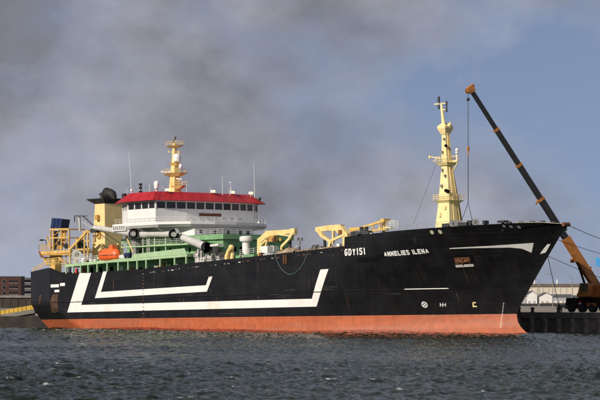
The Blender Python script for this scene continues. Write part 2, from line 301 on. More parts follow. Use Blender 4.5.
# ------------------------------------------------------------------ quay and land behind
quay = struct(MB().box(-700, 700, QY, QY + 34, -4, QZ).build('quay', 'concrete'))
part('quay_coping', 'concrete', quay, lambda m: m.box(-700, 700, QY - 0.25, QY + 1.1, QZ - 0.9, QZ + 0.12))
pm = MB().box(-0.3, 0.3, -0.55, -0.02, -2, QZ - 0.95); first = None
for k in range(64):
    x = -95 + k * 3.1
    o = pm.build('fender_pile', 'pile', quay) if first is None else bpy.data.objects.new('fender_pile', first.data)
    if first is None: first = o
    else: C.objects.link(o); o.parent = quay
    o.location = (x, QY, 0)
struct(MB().box(-9000, 9000, QY + 34.02, 9000, QZ - 6, QZ - 0.03).build('land', 'ground'))

# ------------------------------------------------------------------ hull form (ship coordinates: X forward, starboard -Y)
def itp(x, pts): return float(np.interp(x, [p[0] for p in pts], [p[1] for p in pts]))
TOP = [(-58, 11.95), (-47.2, 12.45), (-46.4, 12.4), (-41.9, 11.15), (-30, 11.3), (-17.4, 11.55), (-3.6, 12.25), (15.7, 13.05), (35, 13.95), (37.45, 14.05), (37.55, 15.62), (49.7, 16.2), (61.2, 16.55), (70, 16.85), (74, 16.9), (76.4, 16.6)]
def top(X): return itp(X, TOP)
def Xb(Z): return itp(Z, [(-1.6, 69.5), (-0.6, 67.4), (0.3, 66.2), (1.2, 65.6), (2.4, 65.4), (4, 66.4), (6.5, 68.3), (10.7, 71.6), (13.5, 73.9), (16.6, 76.4), (18, 77.4)])
def Xs(Z): return itp(Z, [(-1.6, -50.5), (0.95, -54.4), (2.5, -56.0), (4.35, -57.4), (5.5, -57.9), (7, -58), (18, -58)])
def hb(X, Z):
    B = 12.1; k = min(max(Z / 16.5, 0), 1.05); k = k ** 1.75
    Lf = 46 + (29 - 46) * k; n = 1.75 + 0.75 * k
    t = min(max((Xb(Z) - X) / Lf, 0), 1); y = B * (1 - (1 - t) ** n)
    dz = max(0, 5.5 - Z); a = (X - Xs(Z)) / (11.4 + dz * 1.2)
    ys = (8.5 - dz * 0.3) + (3.6 + dz * 0.3) * min(max(a, 0), 1)
    return max(0.02, min(y, ys))
def HP(x, y, off=0.0):                            # pixel on the starboard hull surface
    Y = -12.0
    for _ in range(30):
        p = S(x, y, Y); Y = 0.5 * Y + 0.5 * -hb(p.x, p.z)
    return HS(p.x, p.z, off)
def HS(X, Z, off=0.0):
    y = -hb(X, Z); e_ = 0.3
    dx = (-hb(X + e_, Z) + hb(X - e_, Z)) / (2 * e_); dz = (-hb(X, Z + e_) + hb(X, Z - e_)) / (2 * e_)
    nrm = Vector((dx, -1, dz)).normalized(); return Vector((X, y, Z)) + nrm * off
BOOT = 2.4
ship = empty('fishing_trawler'); ship.rotation_euler = (0, TRIM, 0)
tag(ship, 'large black hulled trawler with red-roofed bridge moored at the quay', 'ship')
xs0 = sorted(set([round(v, 3) for v in np.concatenate([np.linspace(-58, -40, 28), np.linspace(-40, 36, 46), np.linspace(36, 64, 34), np.linspace(64, 76.4, 36), [37.45, 37.55, -47.2, -46.4, -41.9]])]))
def warp(X0, Z):
    w = min(max((X0 - 38) / 38.4, 0), 1); ws = min(max((-40 - X0) / 18, 0), 1)
    return X0 + (Xb(Z) - 76.4) * w + (Xs(Z) + 58) * ws
def skin(levels):                                 # levels(X0) -> list of Z
    m = MB(); rows = None
    for sgn in (-1, 1):
        for X0 in xs0:
            for Z in levels(X0):
                X = warp(X0, Z); m.v.append((X, sgn * hb(X, Z), Z))
    nz = len(levels(0)); nx = len(xs0)
    for s_ in range(2):
        o = s_ * nx * nz
        for i in range(nx - 1):
            for j in range(nz - 1):
                q = [o + i * nz + j, o + (i + 1) * nz + j, o + (i + 1) * nz + j + 1, o + i * nz + j + 1]
                m.f.append(q if s_ == 0 else q[::-1])
    o = nx * nz
    for j in range(nz - 1): m.f.append([j, j + 1, o + j + 1, o + j])
    return m
NZ = 20
hull = skin(lambda X0: [BOOT + (top(X0) - BOOT) * j / NZ for j in range(NZ + 1)]).build('hull', 'black', ship, True)
boot = skin(lambda X0: [-1.6, -1, -0.5, 0, 0.4, 0.8, 1.2, 1.6, 2.0, BOOT]).build('bottom_plating', 'red', ship, True, 'orange-red anti-fouling band along the waterline')
# waterline growth: an uneven darker belt just above the water (the water lies at z = 0 in the world)
m = MB(); Xn = np.linspace(-52, 66.5, 300); prev = None
for X in Xn:
    w0 = -X * math.sin(-TRIM) - 0.25; hgt = 0.62 + 0.22 * math.sin(X * 0.16 + 1) * math.sin(X * 0.043) + random.uniform(-0.06, 0.06) - 0.2 * max(0, (abs(X - 5) - 25) / 40)
    a_, b_ = HS(X, w0, 0.02), HS(X, w0 + max(0.3, hgt), 0.02); m.v += [tuple(a_), tuple(b_)]
    i = len(m.v); 
    if i > 2: m.f.append([i - 4, i - 2, i - 1, i - 3])
m.build('waterline_growth', 'slime', ship, False, 'dark slime belt just above the water')
# bulwark cap and decks
m = MB()
for sgn in (-1, 1):
    for A, B_ in zip(xs0, xs0[1:]):
        a_ = Vector((A, sgn * hb(A, top(A)), top(A))); b_ = Vector((B_, sgn * hb(B_, top(B_)), top(B_)))
        inn = 0.22
        a2 = Vector((A, sgn * max(0, hb(A, top(A)) - inn), top(A))); b2 = Vector((B_, sgn * max(0, hb(B_, top(B_)) - inn), top(B_)))
        zA, zB = top(A) - 1.1, top(B_) - 1.1
        a3 = Vector((A, sgn * max(0, hb(A, zA) - .2), zA)); b3 = Vector((B_, sgn * max(0, hb(B_, zB) - .2), zB))
        m.add([a_ + Vector((0, sgn * .03, .03)), b_ + Vector((0, sgn * .03, .03)), b2 + Vector((0, 0, .03)), a2 + Vector((0, 0, .03))], [[0, 1, 2, 3]])
        m.add([a2, b2, b3, a3], [[0, 1, 2, 3]])
m.build('bulwark_cap', 'black', ship)
m = MB()
for A, B_ in zip(xs0, xs0[1:]):
    if A >= 37.5 - 0.1 and B_ <= 37.56: continue
    za = top(A) - 1.1; zb = top(B_) - 1.1; ya = max(0.02, hb(A, za) - .2); yb = max(0.02, hb(B_, zb) - .2)
    m.add([(A, -ya, za), (B_, -yb, zb), (B_, yb, zb), (A, ya, za)], [[0, 1, 2, 3]])
m.build('deck', 'deckfloor', ship)
part('forecastle_bulkhead', 'black', ship, lambda m: m.box(37.2, 37.5, -11.7, 11.7, 12.5, 15.6))

# paint on the hull: bands laid as patches that follow the plating
def band(m, quad, nu=40, nv=6, off=0.025):        # quad: pixels a b c d
    q = [HP(*p) for p in quad]
    for i in range(nu + 1):
        for j in range(nv + 1):
            u, v = i / nu, j / nv
            X = (1 - v) * ((1 - u) * q[0].x + u * q[1].x) + v * ((1 - u) * q[3].x + u * q[2].x)
            Z = (1 - v) * ((1 - u) * q[0].z + u * q[1].z) + v * ((1 - u) * q[3].z + u * q[2].z)
            m.v.append(tuple(HS(X, Z, off)))
    o = len(m.v) - (nu + 1) * (nv + 1)
    for i in range(nu):
        for j in range(nv): m.f.append([o + i * (nv + 1) + j, o + (i + 1) * (nv + 1) + j, o + (i + 1) * (nv + 1) + j + 1, o + i * (nv + 1) + j + 1])
m = MB()
band(m, [(79.5, 273.2), (91.2, 273), (81.3, 305), (67.3, 312.5)], 6, 20)
band(m, [(81.3, 305), (312, 298.8), (316.6, 306.6), (67.3, 312.5)], 90, 4)
band(m, [(312, 298.8), (320.5, 269.6), (328.6, 269), (316.6, 306.6)], 14, 4)
m.build('outer_hull_stripe', 'stripe', ship, False, 'broad white outer stripe turned up at both ends')
m = MB()
band(m, [(103.3, 271.6), (107, 271.4), (101, 292), (95, 298.2)], 6, 14)
band(m, [(101, 292), (206, 285.3), (207, 291.6), (95, 298.2)], 60, 4)
band(m, [(206, 285.3), (208.9, 276.8), (212.6, 276.5), (207, 291.6)], 8, 3)
m.build('inner_hull_stripe', 'stripe', ship, False, 'narrower white inner stripe turned up at both ends')
# swoosh at the bow
def ribbon(pairs, name, mat, off=0.03, label=None):
    m = MB(); P = []
    up = [HP(*a) for a, b_ in pairs]; lo = [HP(*b_) for a, b_ in pairs]
    for i in range(len(pairs) - 1):
        for k in range(8):
            t = k / 8; P.append((up[i].lerp(up[i + 1], t), lo[i].lerp(lo[i + 1], t)))
    P.append((up[-1], lo[-1]))
    nv = 5
    for a, b_ in P:
        for j in range(nv + 1):
            q = a.lerp(b_, j / nv); m.v.append(tuple(HS(q.x, q.z, off)))
    for i in range(len(P) - 1):
        for j in range(nv): o = i * (nv + 1) + j; m.f.append([o, o + nv + 1, o + nv + 2, o + 1])
    return m.build(name, mat, ship, False, label)
ribbon([((449.5, 248), (449.5, 248.9)), ((470, 246.8), (470, 248.2)), ((490, 245.8), (490, 247.8)), ((510, 244.4), (510, 247.5)), ((522, 243.6), (522, 248.6)), ((533.6, 242.8), (531.6, 252.6))], 'bow_stripe', 'bowgrey', label='tapering pale stripe sweeping towards the stem')
ribbon([((541.5, 251.5), (540, 254)), ((547.2, 244.2), (545.5, 252.6)), ((550.6, 243.8), (546.8, 250.6))], 'bow_stripe', 'bowgrey', label='short pale stripe piece at the stem')
# strake along the side
sp = [(30.8, 301.6), (67, 302.4), (110, 300.6), (180, 297.2), (250, 294.6), (321, 291.8), (380, 290), (404, 289.2)]
pts = [HP(*p, off=0.03) for p in sp]; sx = [p.x for p in pts]; sz = [p.z for p in pts]
part('rubbing_strake', 'black', ship, lambda m: m.tube([HS(X, np.interp(X, sx, sz), 0.05) for X in np.linspace(sx[0], sx[-1], 120)], 0.07, 6))
p0, p1 = HP(404, 289.2), HP(449, 288.4)
part('rubbing_strake', 'letter', ship, lambda m: m.tube([HS(p0.x + (p1.x - p0.x) * t, p0.z + (p1.z - p0.z) * t, 0.05) for t in np.linspace(0, 1, 24)], [0.02] + [0.08] * 22 + [0.02], 6), label='forward end of the rubbing strake, whitened to show caught light')  # white colour stands in for light caught along this length
def seam(pix, r=0.03):
    pts = [HP(*p) for p in pix]; xx = [p.x for p in pts]; zz = [p.z for p in pts]
    part('plate_seam', 'black', ship, lambda m: m.tube([HS(X, np.interp(X, xx, zz), 0.0) for X in np.linspace(xx[0], xx[-1], 90)], r, 5))
seam([(340, 268), (420, 262.5), (500, 255)], 0.035); seam([(330, 257), (420, 250.5), (447, 249)], 0.035); seam([(110, 283), (200, 278), (330, 268.6)], 0.035); seam([(400, 236), (540, 232)], 0.035)
# lettering
GLY = {'A': [[(0, 0), (.5, 1), (1, 0)], [(.2, .32), (.8, .32)]], 'N': [[(0, 0), (0, 1)], [(0, 1), (1, 0)], [(1, 0), (1, 1)]], 'E': [[(1, 1), (0, 1), (0, 0), (1, 0)], [(0, .5), (.85, .5)]], 'L': [[(0, 1), (0, 0), (1, 0)]],
       'I': [[(.5, 0), (.5, 1)]], 'S': [[(1, .8), (.8, 1), (.2, 1), (0, .82), (0, .65), (.2, .52), (.8, .48), (1, .35), (1, .18), (.8, 0), (.2, 0), (0, .2)]], 'D': [[(0, 0), (0, 1), (.6, 1), (1, .7), (1, .3), (.6, 0), (0, 0)]],
       'G': [[(1, .78), (.75, 1), (.25, 1), (0, .75), (0, .25), (.25, 0), (.75, 0), (1, .2), (1, .45), (.6, .45)]], 'Y': [[(0, 1), (.5, .48)], [(1, 1), (.5, .48), (.5, 0)]], '1': [[(.15, .78), (.6, 1), (.6, 0)]],
       '5': [[(.95, 1), (.08, 1), (.05, .55), (.7, .6), (1, .42), (1, .18), (.72, 0), (.2, 0), (0, .18)]]}
def hull_text(txt, pix0, pix1, hpx, name, thick, gap, wide):
    a, b_ = HP(*pix0), HP(*pix1); hz = HP(pix0[0], pix0[1] - hpx).z - a.z
    ws = [(.32 if c == 'I' else .62 if c == '1' else .55 if c == ' ' else 1.0) for c in txt]; tot = sum(ws) + gap * (len(txt) - 1); L_ = b_.x - a.x; u = 0
    for c, w in zip(txt, ws):
        if c != ' ':
            m = MB(); cnt = 0
            for st in GLY[c]:
                for k, (p, q) in enumerate(zip(st, st[1:])):
                    lw = w / tot * L_; x0 = u / tot * L_
                    P = Vector((x0 + thick / 2 + p[0] * (lw - thick), thick / 2 + p[1] * (hz - thick))); Q = Vector((x0 + thick / 2 + q[0] * (lw - thick), thick / 2 + q[1] * (hz - thick)))
                    d = (Q - P).normalized(); n_ = Vector((-d.y, d.x)) * thick / 2; e_ = d * thick * (.45 if abs(d.x * d.y) < .02 else .0)
                    m.poly([HS(a.x + v.x, a.z + (b_.z - a.z) * v.x / L_ + v.y, .045 + .003 * cnt) for v in (P - e_ + n_, Q + e_ + n_, Q + e_ - n_, P - e_ - n_)]); cnt += 1
            m.build(name, 'letter', ship, normals=False)
        u += w + gap
hull_text('GDY151', (344.8, 255.9), (365.8, 254.5), 6.9, 'registration_letter', .23, .26, 1)
hull_text('ANNELIES ILENA', (384.8, 256.6), (429.6, 253.2), 4.8, 'name_letter', .19, .2, 1)

def footing(m, c, w=.4):
    m.box(c.x - w / 2, c.x + w / 2, c.y - w / 2, c.y + w / 2, top(c.x) - 1.15, c.z)

# ------------------------------------------------------------------ small hull features
for x, y, w, h in [(50.8, 284.6, 8.2, 3.0), (60.2, 283.2, 4.8, 3.0), (54.6, 290.0, 4.8, 2.4)]:
    m = MB(); band(m, [(x, y), (x + w, y - 0.35), (x + w, y + h - 0.35), (x, y + h)], 4, 2, 0.03); m.build('name_plate', 'letter', ship)
m = MB(); band(m, [(52.6, 294.5), (57.8, 294), (58.4, 312), (52.2, 313)], 4, 8, 0.015); m.build('rust_stain', 'stain', ship)
m = MB(); band(m, [(39.5, 295), (41.6, 294.5), (40.6, 303), (38.8, 304)], 4, 8, 0.015); m.build('rust_stain', 'stain', ship)
for pix in [(150, 313), (230, 312), (300, 311), (390, 308)]:
    pass
def disc(pix, r, mat, name, off=0.04, n=16, hole=0):
    c = HP(*pix); m = MB(); ring = []
    for k in range(n): t = 2 * math.pi * k / n; ring.append(HS(c.x + r * math.cos(t), c.z + r * math.sin(t), off))
    if hole:
        inn = [HS(c.x + hole * math.cos(2 * math.pi * k / n), c.z + hole * math.sin(2 * math.pi * k / n), off) for k in range(n)]
        m.add(ring + inn, [[k, (k + 1) % n, n + (k + 1) % n, n + k] for k in range(n)])
    else: m.poly(ring)
    return m.build(name, mat, ship)
disc((424.6, 304.6), 0.52, 'letter', 'thruster_mark', hole=0.36)
def hullbar(m, a, b_, w, off=0.045):
    A, B_ = HP(*a), HP(*b_); d = Vector((B_.x - A.x, 0, B_.z - A.z)).normalized(); nx, nz = -d.z * w / 2, d.x * w / 2
    m.poly([HS(A.x + nx, A.z + nz, off), HS(B_.x + nx, B_.z + nz, off), HS(B_.x - nx, B_.z - nz, off), HS(A.x - nx, A.z - nz, off)])
m = MB(); hullbar(m, (422.8, 302.8), (426.4, 306.4), .14); hullbar(m, (426.4, 302.8), (422.8, 306.4), .14); m.build('thruster_mark', 'letter', ship)
m = MB(); hullbar(m, (440.4, 303), (440.4, 306.6), .12); hullbar(m, (445.6, 303.2), (445.6, 306.4), .12); hullbar(m, (440.4, 304.8), (445.6, 304.8), .1); hullbar(m, (442.9, 302.6), (442.9, 307), .1); m.build('bulb_mark', 'letter', ship)
m = MB(); hullbar(m, (473.3, 302), (473.3, 307), .2); hullbar(m, (472.8, 306.4), (477, 306.4), .2); hullbar(m, (473.3, 302.6), (476, 302.6), .2); m.build('bulb_mark', 'cream', ship)
for k in range(13):                                # draught marks
    m = MB(); x = 503.2 - k * 0.25; y = 303.2 + k * 2.0; hullbar(m, (x, y), (x + 1.0, y), .13); m.build('draught_mark', 'letter', ship)
for k in range(14):
    m = MB(); y = 274 + k * 3.3; hullbar(m, (142.6, y), (144.2, y), .1); m.build('draught_mark', 'rust' if k % 3 else 'mgrey', ship)
# freeing ports just under the bulwark rail
fp = [(150, 272.6), (190, 267.6), (230, 263.2), (266, 258.8), (300, 255), (345, 250)]
fx = [HP(*p).x for p in fp]; fz = [HP(*p).z for p in fp]
X = fx[0]; k = 0
while X < fx[-1]:
    w = random.uniform(0.3, 0.9); Z = np.interp(X, fx, fz) + random.uniform(-.04, .04)
    m = MB(); m.add([HS(X, Z - .085, .02), HS(X + w, Z - .085, .02), HS(X + w, Z + .085, .02), HS(X, Z + .085, .02)], [[0, 1, 2, 3]])
    m.build('freeing_port', random.choice(['void', 'void', 'void', 'mgrey', 'rust', 'mgrey', 'stain', 'grey']), ship); X += w + random.uniform(0.25, 0.9)
rr2 = random.Random(21)
for k in range(34):                                # rust runs and fender scrapes, each with its own shape
    X = rr2.uniform(-56, 62); zt_ = rr2.choice([top(X) - rr2.uniform(.9, 1.5), 6.0, rr2.uniform(4, 9), rr2.uniform(7, 11)]); ln = rr2.uniform(.8, 4.0); w_ = rr2.uniform(.04, .15); m = MB()
    zb_ = max(zt_ - ln, BOOT + .1); dx = rr2.uniform(-.1, .1)
    if zt_ - zb_ < .4: continue
    P = [(X, zt_, w_ * .5), (X + dx * .3, zt_ - (zt_ - zb_) * .3, w_), (X + dx * .7, zt_ - (zt_ - zb_) * .65, w_ * .6), (X + dx, zb_, .02)]
    for a_, c_ in zip(P, P[1:]): m.add([HS(a_[0] - a_[2] / 2, a_[1], .012), HS(a_[0] + a_[2] / 2, a_[1], .012), HS(c_[0] + c_[2] / 2, c_[1], .012), HS(c_[0] - c_[2] / 2, c_[1], .012)], [[0, 1, 2, 3]])
    m.build('rust_run', 'stain', ship)
for k in range(16):
    X = rr2.uniform(-50, 55); Z = rr2.uniform(3, 7.5); L_ = rr2.uniform(1.5, 5); m = MB(); h_ = rr2.uniform(.05, .14); n_ = 8
    up_ = [HS(X + L_ * q / n_, Z + h_ * rr2.uniform(.2, 1), .012) for q in range(n_ + 1)]; lo_ = [HS(X + L_ * q / n_, Z - h_ * rr2.uniform(.2, 1), .012) for q in range(n_ + 1)]
    for q in range(n_): m.add([up_[q], up_[q + 1], lo_[q + 1], lo_[q]], [[0, 1, 2, 3]])
    m.build('fender_scrape', 'scrape', ship)
# bow hawse openings, anchor pocket
for p in [(432, 232.2), (440.2, 231.8), (504, 226), (511, 226.5), (519, 227)]:
    disc(p, 0.33 if p[0] < 450 else 0.22, 'rope' if p[0] < 450 else 'mgrey', 'mooring_hole', off=0.04, n=12)
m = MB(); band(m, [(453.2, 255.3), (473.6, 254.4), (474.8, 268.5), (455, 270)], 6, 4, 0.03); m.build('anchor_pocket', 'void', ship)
m = MB(); band(m, [(455.4, 264.6), (473.5, 263.6), (474.2, 266.2), (456.2, 267.2)], 6, 2, 0.12); m.build('anchor_sill', 'grey', ship)
m = MB(); band(m, [(454.2, 257.6), (469.6, 256.8), (470.4, 262.6), (455.6, 263.6)], 8, 4, 0.10); anchor = m.build('anchor', 'rust', ship)
m = MB(); c0, c1 = HP(462.4, 258, .16), HP(462.8, 264, .16); m.tube([c0, c1], 0.16, 8)
for xx in (456, 468.6): m.tube([HP(462.6, 261.6, .16), HP(xx, 260.2, .2)], [0.2, 0.10], 6)
m.build('anchor_fluke', 'rust', anchor)
m = MB(); band(m, [(376.5, 254.2), (383.5, 253.6), (384.5, 259), (377, 260)], 4, 2, 0.02)
band(m, [(357, 257.6), (380, 256.6), (380, 261.5), (357, 262.6)], 4, 2, 0.02); m.build('covered_recess', 'void', ship)

# ------------------------------------------------------------------ superstructure
def sym(pts): return pts + [(x, -y) for x, y in reversed(pts)]
# green side deck: slab on posts along the bulwark
side_pts = [(64.5, 264.6), (110, 259.6), (131, 258.2), (187, 253.6)]
sp3 = [S(x, y, -11.9) for x, y in side_pts]
m = MB()
for a, b_ in zip(sp3, sp3[1:]):
    m.add([a, b_, b_ + Vector((0, 3.4, 0)), a + Vector((0, 3.4, 0)), a - Vector((0, 0, .55)), b_ - Vector((0, 0, .55)), b_ + Vector((0, 3.4, -.55)), a + Vector((0, 3.4, -.55))],
          [[0, 1, 2, 3], [7, 6, 5, 4], [0, 4, 5, 1], [2, 6, 7, 3], [1, 5, 6, 2], [3, 7, 4, 0]])
boat_deck = m.build('boat_deck', 'green', ship)
for x in (66, 73, 80.5, 88, 97, 107, 118, 128, 137, 146, 160, 174.5, 186):
    X = S(x, 262, -11.8).x; zt = np.interp(X, [p.x for p in sp3], [p.z for p in sp3]) - .5
    part('post', 'green', boat_deck, lambda m: m.box(X - .14, X + .14, -11.85, -11.6, top(X) - 1.0, zt))
part('side_house', 'dgreen', ship, lambda m: m.box(-41.5, 2, -8.6, 8.6, 10, 13.4))
for x in (70, 77, 84, 92, 101, 112, 122, 133, 141, 152, 157, 166, 171, 179):
    X = S(x, 266, -8.6).x; Z = top(X) + random.uniform(0.25, 0.5)
    part('door' if random.random() < .5 else 'locker', random.choice(['void', 'dark', 'void', 'redpaint', 'white', 'void']), ship, lambda m: m.box(X - .35, X + .35, -8.78, -8.55, Z - .9, Z + .65))
# solid light green breastwork on the slab edge
q = [S(131.2, 258.6, -11.95), S(186.5, 254.2, -11.95), S(184.2, 248.2, -11.95), S(133.5, 254.2, -11.95)]
m = MB(); m.add(q + [p + Vector((0, .12, 0)) for p in q], [[0, 1, 2, 3], [7, 6, 5, 4], [0, 4, 5, 1], [1, 5, 6, 2], [2, 6, 7, 3], [3, 7, 4, 0]]); m.build('breastwork', 'green', boat_deck)
a = S(64.8, 264.4, -11.8); b_ = S(100, 260.6, -11.8); part('railing', 'rail', boat_deck, lambda m: m.rail([a, b_], 1.0, 3, 1.6, .035))
# green deckhouse with fascia
H0 = [(-26, -9), (2.2, -9), (2.2, 7), (-26, 7)]
gh = MB().prism(H0, 12, 16.5).build('green_deckhouse', 'dgreen', ship)
m = MB().frust([(-27, -9.6), (2.9, -9.6), (2.9, 7.5), (-27, 7.5)], 16.52, [(-27, -9.6), (2.9, -9.6), (2.9, 7.5), (-27, 7.5)], 17.45); m.build('fascia', 'dgreen', gh)
part('bounce_plate', 'mgrey', gh, lambda m: m.box(-26.8, 2.7, -9.4, 7.3, 17.452, 17.46))  # unseen grey plate added to keep green bounce off the bridge deck
for y, x0 in ((-6.2, 0), (-4.8, 0), (-1.0, 0), (3.0, 0), (5.4, 0)):
    part('window', 'void', gh, lambda m: m.box(2.18, 2.26, y - .28, y + .28, 14.3, 15.2))
for X in (-22, -19.5, -16.4, -13, -10, -7.3, -4.8, -2.4):
    part('window', 'void', gh, lambda m: m.box(X - .26, X + .26, -9.06, -8.96, 14.4, 15.3))
part('railing', 'rail', gh, lambda m: m.rail([(-6, -9.4, 17.45), (2.7, -9.4, 17.45), (2.7, 7.3, 17.45)], 0.95, 3, 1.6, .028))
part('green_platform', 'green', ship, lambda m: m.box(-25, 0, -11.2, -8.9, 15.7, 15.95))
part('platform_railing', 'rail', ship, lambda m: m.rail([(-25, -11.1, 15.95), (-2, -11.1, 15.95)], 0.95, 3, 1.7, .03))
# white lower house and bridge deck
WH = [(-26, -9.6), (-11, -9.6), (-6.6, -8.4), (-6.2, 0), (-6.6, 5.6), (-11, 9.6), (-26, 9.6)]
wh = MB().prism(WH, 17.47, 19.1).build('white_deckhouse', 'white', ship)
for y in (-7.0, -3.6, -0.6, 2.4, 4.4):
    part('porthole', 'void', wh, lambda m: m.tube([(-6.45, y, 18.2), (-6.12 - 0.06 * abs(y), y, 18.2)], .33, 12))
for X in (-22, -19, -16.2, -13.2): part('porthole', 'void', wh, lambda m: m.tube([(X, -9.5, 18.2), (X, -9.64, 18.2)], .33, 12))
BD = [(-24, -13.4), (-11.0, -13.4), (-6.2, -9.6), (-4.9, -5), (-4.7, 0), (-5.2, 4.6), (-8.5, 10.5), (-11.5, 13.4), (-24, 13.4)]
bd = MB().frust([(x + (.4 if x < -20 else -.5), y * .97) for x, y in BD], 19.12, BD, 19.55).build('bridge_deck', 'white', ship)
m = MB(); n = len(BD)
for i in range(n):
    a_, b_ = Vector((*BD[i], 19.55)), Vector((*BD[(i + 1) % n], 19.55)); m.beam(a_ + Vector((0, 0, .25)), b_ + Vector((0, 0, .25)), .08, .5)
m.build('deck_edge', 'white', bd)
part('railing', 'rail', bd, lambda m: m.rail([(x * 1.0, y * .992, 20.05) for x, y in BD], 0.85, 2, 1.5, .032))
# struts below the wing
for X, y1 in ((-23, -9.7), (-17.5, -9.7), (-12.2, -9.7)):
    part('bracket', 'white', bd, lambda m: m.beam((X, y1, 17.8), (X, -12.9, 19.1), .18))
part('wing_box', 'white', ship, lambda m: m.box(-24.6, -20.6, -13.5, -11.5, 18.75, 20.0), label='white lattice-fronted box hung below the bridge wing')
for k in range(6): part('wing_louvre', 'mgrey', ship, lambda m: m.box(-24.3 + k * .62, -24.0 + k * .62, -13.58, -13.5, 18.95, 19.7))
# bridge walls with real window openings
BR = [(-25.6, -10.4), (-20.6, -13.0), (-12.2, -13.0), (-11.2, -6.5), (-10.9, 0), (-11.2, 6.5), (-11.5, 10.2), (-13.6, 13.0), (-20.6, 13.0), (-25.6, 10.4)]
Z0, ZW0, ZW1, Z1 = 19.56, 22.62, 23.85, 24.05
br = MB()
def inset(P, d):
    cx = -17; res = []
    for x, y in P:
        v = Vector((x - cx, y)); res.append((x - d * (1 if x > cx else -1) * (0.6 if abs(y) > 12 else 1), y - d * (1 if y > 0 else -1 if y < 0 else 0)))
    return res
br.prism(BR, Z0, ZW0); br.prism(BR, ZW1, Z1); br.prism(inset(BR, .9), ZW0, ZW1)
bw = br.build('bridge_house', 'white', ship)
n = len(BR)
for i in range(n):
    a_, b_ = Vector((*BR[i], 0)), Vector((*BR[(i + 1) % n], 0)); Ld = (b_ - a_).length
    if i == n - 1: continue
    cnt = max(2, int(round(Ld / 1.95))); d = (b_ - a_).normalized(); nr = Vector((d.y, -d.x, 0))
    for k in range(cnt + 1):
        p = a_ + d * (Ld * k / cnt) - nr * .1
        part('mullion', 'white', bw, lambda m: m.beam(p + Vector((0, 0, ZW0 - .02)), p + Vector((0, 0, ZW1 + .02)), .24, .2, up=nr))
    for k in range(cnt):
        p = a_ + d * (Ld * (k + .03) / cnt) - nr * .16; q_ = a_ + d * (Ld * (k + .97) / cnt) - nr * .16
        part('window_pane', random.choice(['glass', 'glass', 'glass2', 'glass3']), bw, lambda m: m.poly([p + Vector((0, 0, ZW0)), q_ + Vector((0, 0, ZW0)), q_ + Vector((0, 0, ZW1)), p + Vector((0, 0, ZW1))]))
part('name_board', 'wood', bw, lambda m: m.beam((-11.02, -3.6, 21.6), (-10.86, 1.6, 21.6), .12, .52))
for y in range(-6, 7, 2): part('wall_bracket', 'mgrey', bw, lambda m: m.box(-11.1, -10.82, y + .3, y + .42, 20.9, 21.1))
RB = [(-27.0, -11.2), (-21.0, -14.2), (-11.6, -14.2), (-10.0, -7), (-9.6, 0), (-10.0, 7), (-10.2, 11.4), (-12.4, 14.2), (-21.0, 14.2), (-27.0, 11.2)]
RT = [(-25.2, -9.6), (-20.4, -12.4), (-13.0, -12.4), (-12.0, -6), (-11.7, 0), (-12.0, 6), (-12.2, 9.8), (-14.2, 12.2), (-20.4, 12.4), (-25.2, 9.6)]
roof = MB().frust(RB, 24.06, RT, 25.75).build('bridge_roof', 'roofred', ship)
for i in range(9):
    for k in range(3):
        t = (k + .5) / 3; a_ = Vector((*RB[i], 24.12)).lerp(Vector((*RB[i + 1], 24.12)), t); b_ = Vector((*RT[i], 25.78)).lerp(Vector((*RT[i + 1], 25.78)), t)
        part('roof_seam', 'roofred', roof, lambda m: m.beam(a_, b_, .04, .025))
for x, y in [(166, 192.2), (211.3, 194), (231, 195.2), (249.8, 196.9)]:
    pts = [Vector((*p, 25.8)) for p in RT[2:7]]; best = None
    for a_, b_ in zip(pts, pts[1:]):
        for t in np.linspace(0, 1, 30):
            p = a_.lerp(b_, t); w_ = SHM @ p - CAM; xx = 300 + FPX * w_.dot(RV) / w_.dot(FV)
            if best is None or abs(xx - x) < best[0]: best = (abs(xx - x), p)
    p = best[1] + Vector((.35, 0, 0))
    fl = part('floodlight', 'rail', roof, lambda m: (m.cbox(p + Vector((0, 0, .25)), .5, .7, .5), m.tube([p + Vector((-.3, 0, -.1)), p + Vector((-.3, 0, .3))], .06, 6)))
    part('lamp_glass', 'lampglass', fl, lambda m: m.cbox(p + Vector((.29, 0, .25)), .08, .6, .42))

# radar mast on the bridge roof
rm_x = S(175, 190, 0).x
def RZ(y): return S(175, y, 0).z
m = MB(); m.frust([(rm_x - .95, -.9), (rm_x + .95, -.9), (rm_x + .95, .9), (rm_x - .95, .9)], 25.7, [(rm_x - .45, -.45), (rm_x + .45, -.45), (rm_x + .45, .45), (rm_x - .45, .45)], RZ(163))
m.frust([(rm_x - .45, -.45), (rm_x + .45, -.45), (rm_x + .45, .45), (rm_x - .45, .45)], RZ(163), [(rm_x - .25, -.25), (rm_x + .25, -.25), (rm_x + .25, .25), (rm_x - .25, .25)], RZ(143))
rmast = m.build('radar_mast', 'yellow', ship)
def mastplat(x0, x1, y, thick, Yw=1.6, par=rmast, mat='yellow', rl=True):
    a_, b_ = S(x0, y, 0), S(x1, y, 0); z = a_.z
    cxm = rm_x
    P = [(a_.x, -Yw * .4), (cxm, -Yw), (b_.x, -Yw * .5), (b_.x, Yw * .5), (cxm, Yw), (a_.x, Yw * .4)]
    part('platform', mat, par, lambda m: m.frust([(cxm + (p[0] - cxm) * .55, p[1] * .5) for p in P], z - thick, P, z))
    if rl: part('railing', 'yellow', par, lambda m: m.rail([(p[0], p[1], z) for p in P] + [(P[0][0], P[0][1], z)], .8, 2, 1.2, .03))
mastplat(167.5, 182, 146.5, .35, 1.2); mastplat(165.5, 184, 174.2, .6, 1.8); mastplat(170, 180, 163.5, .5, 1.2, rl=False); mastplat(174, 185, 186.2, .6, 1.2)
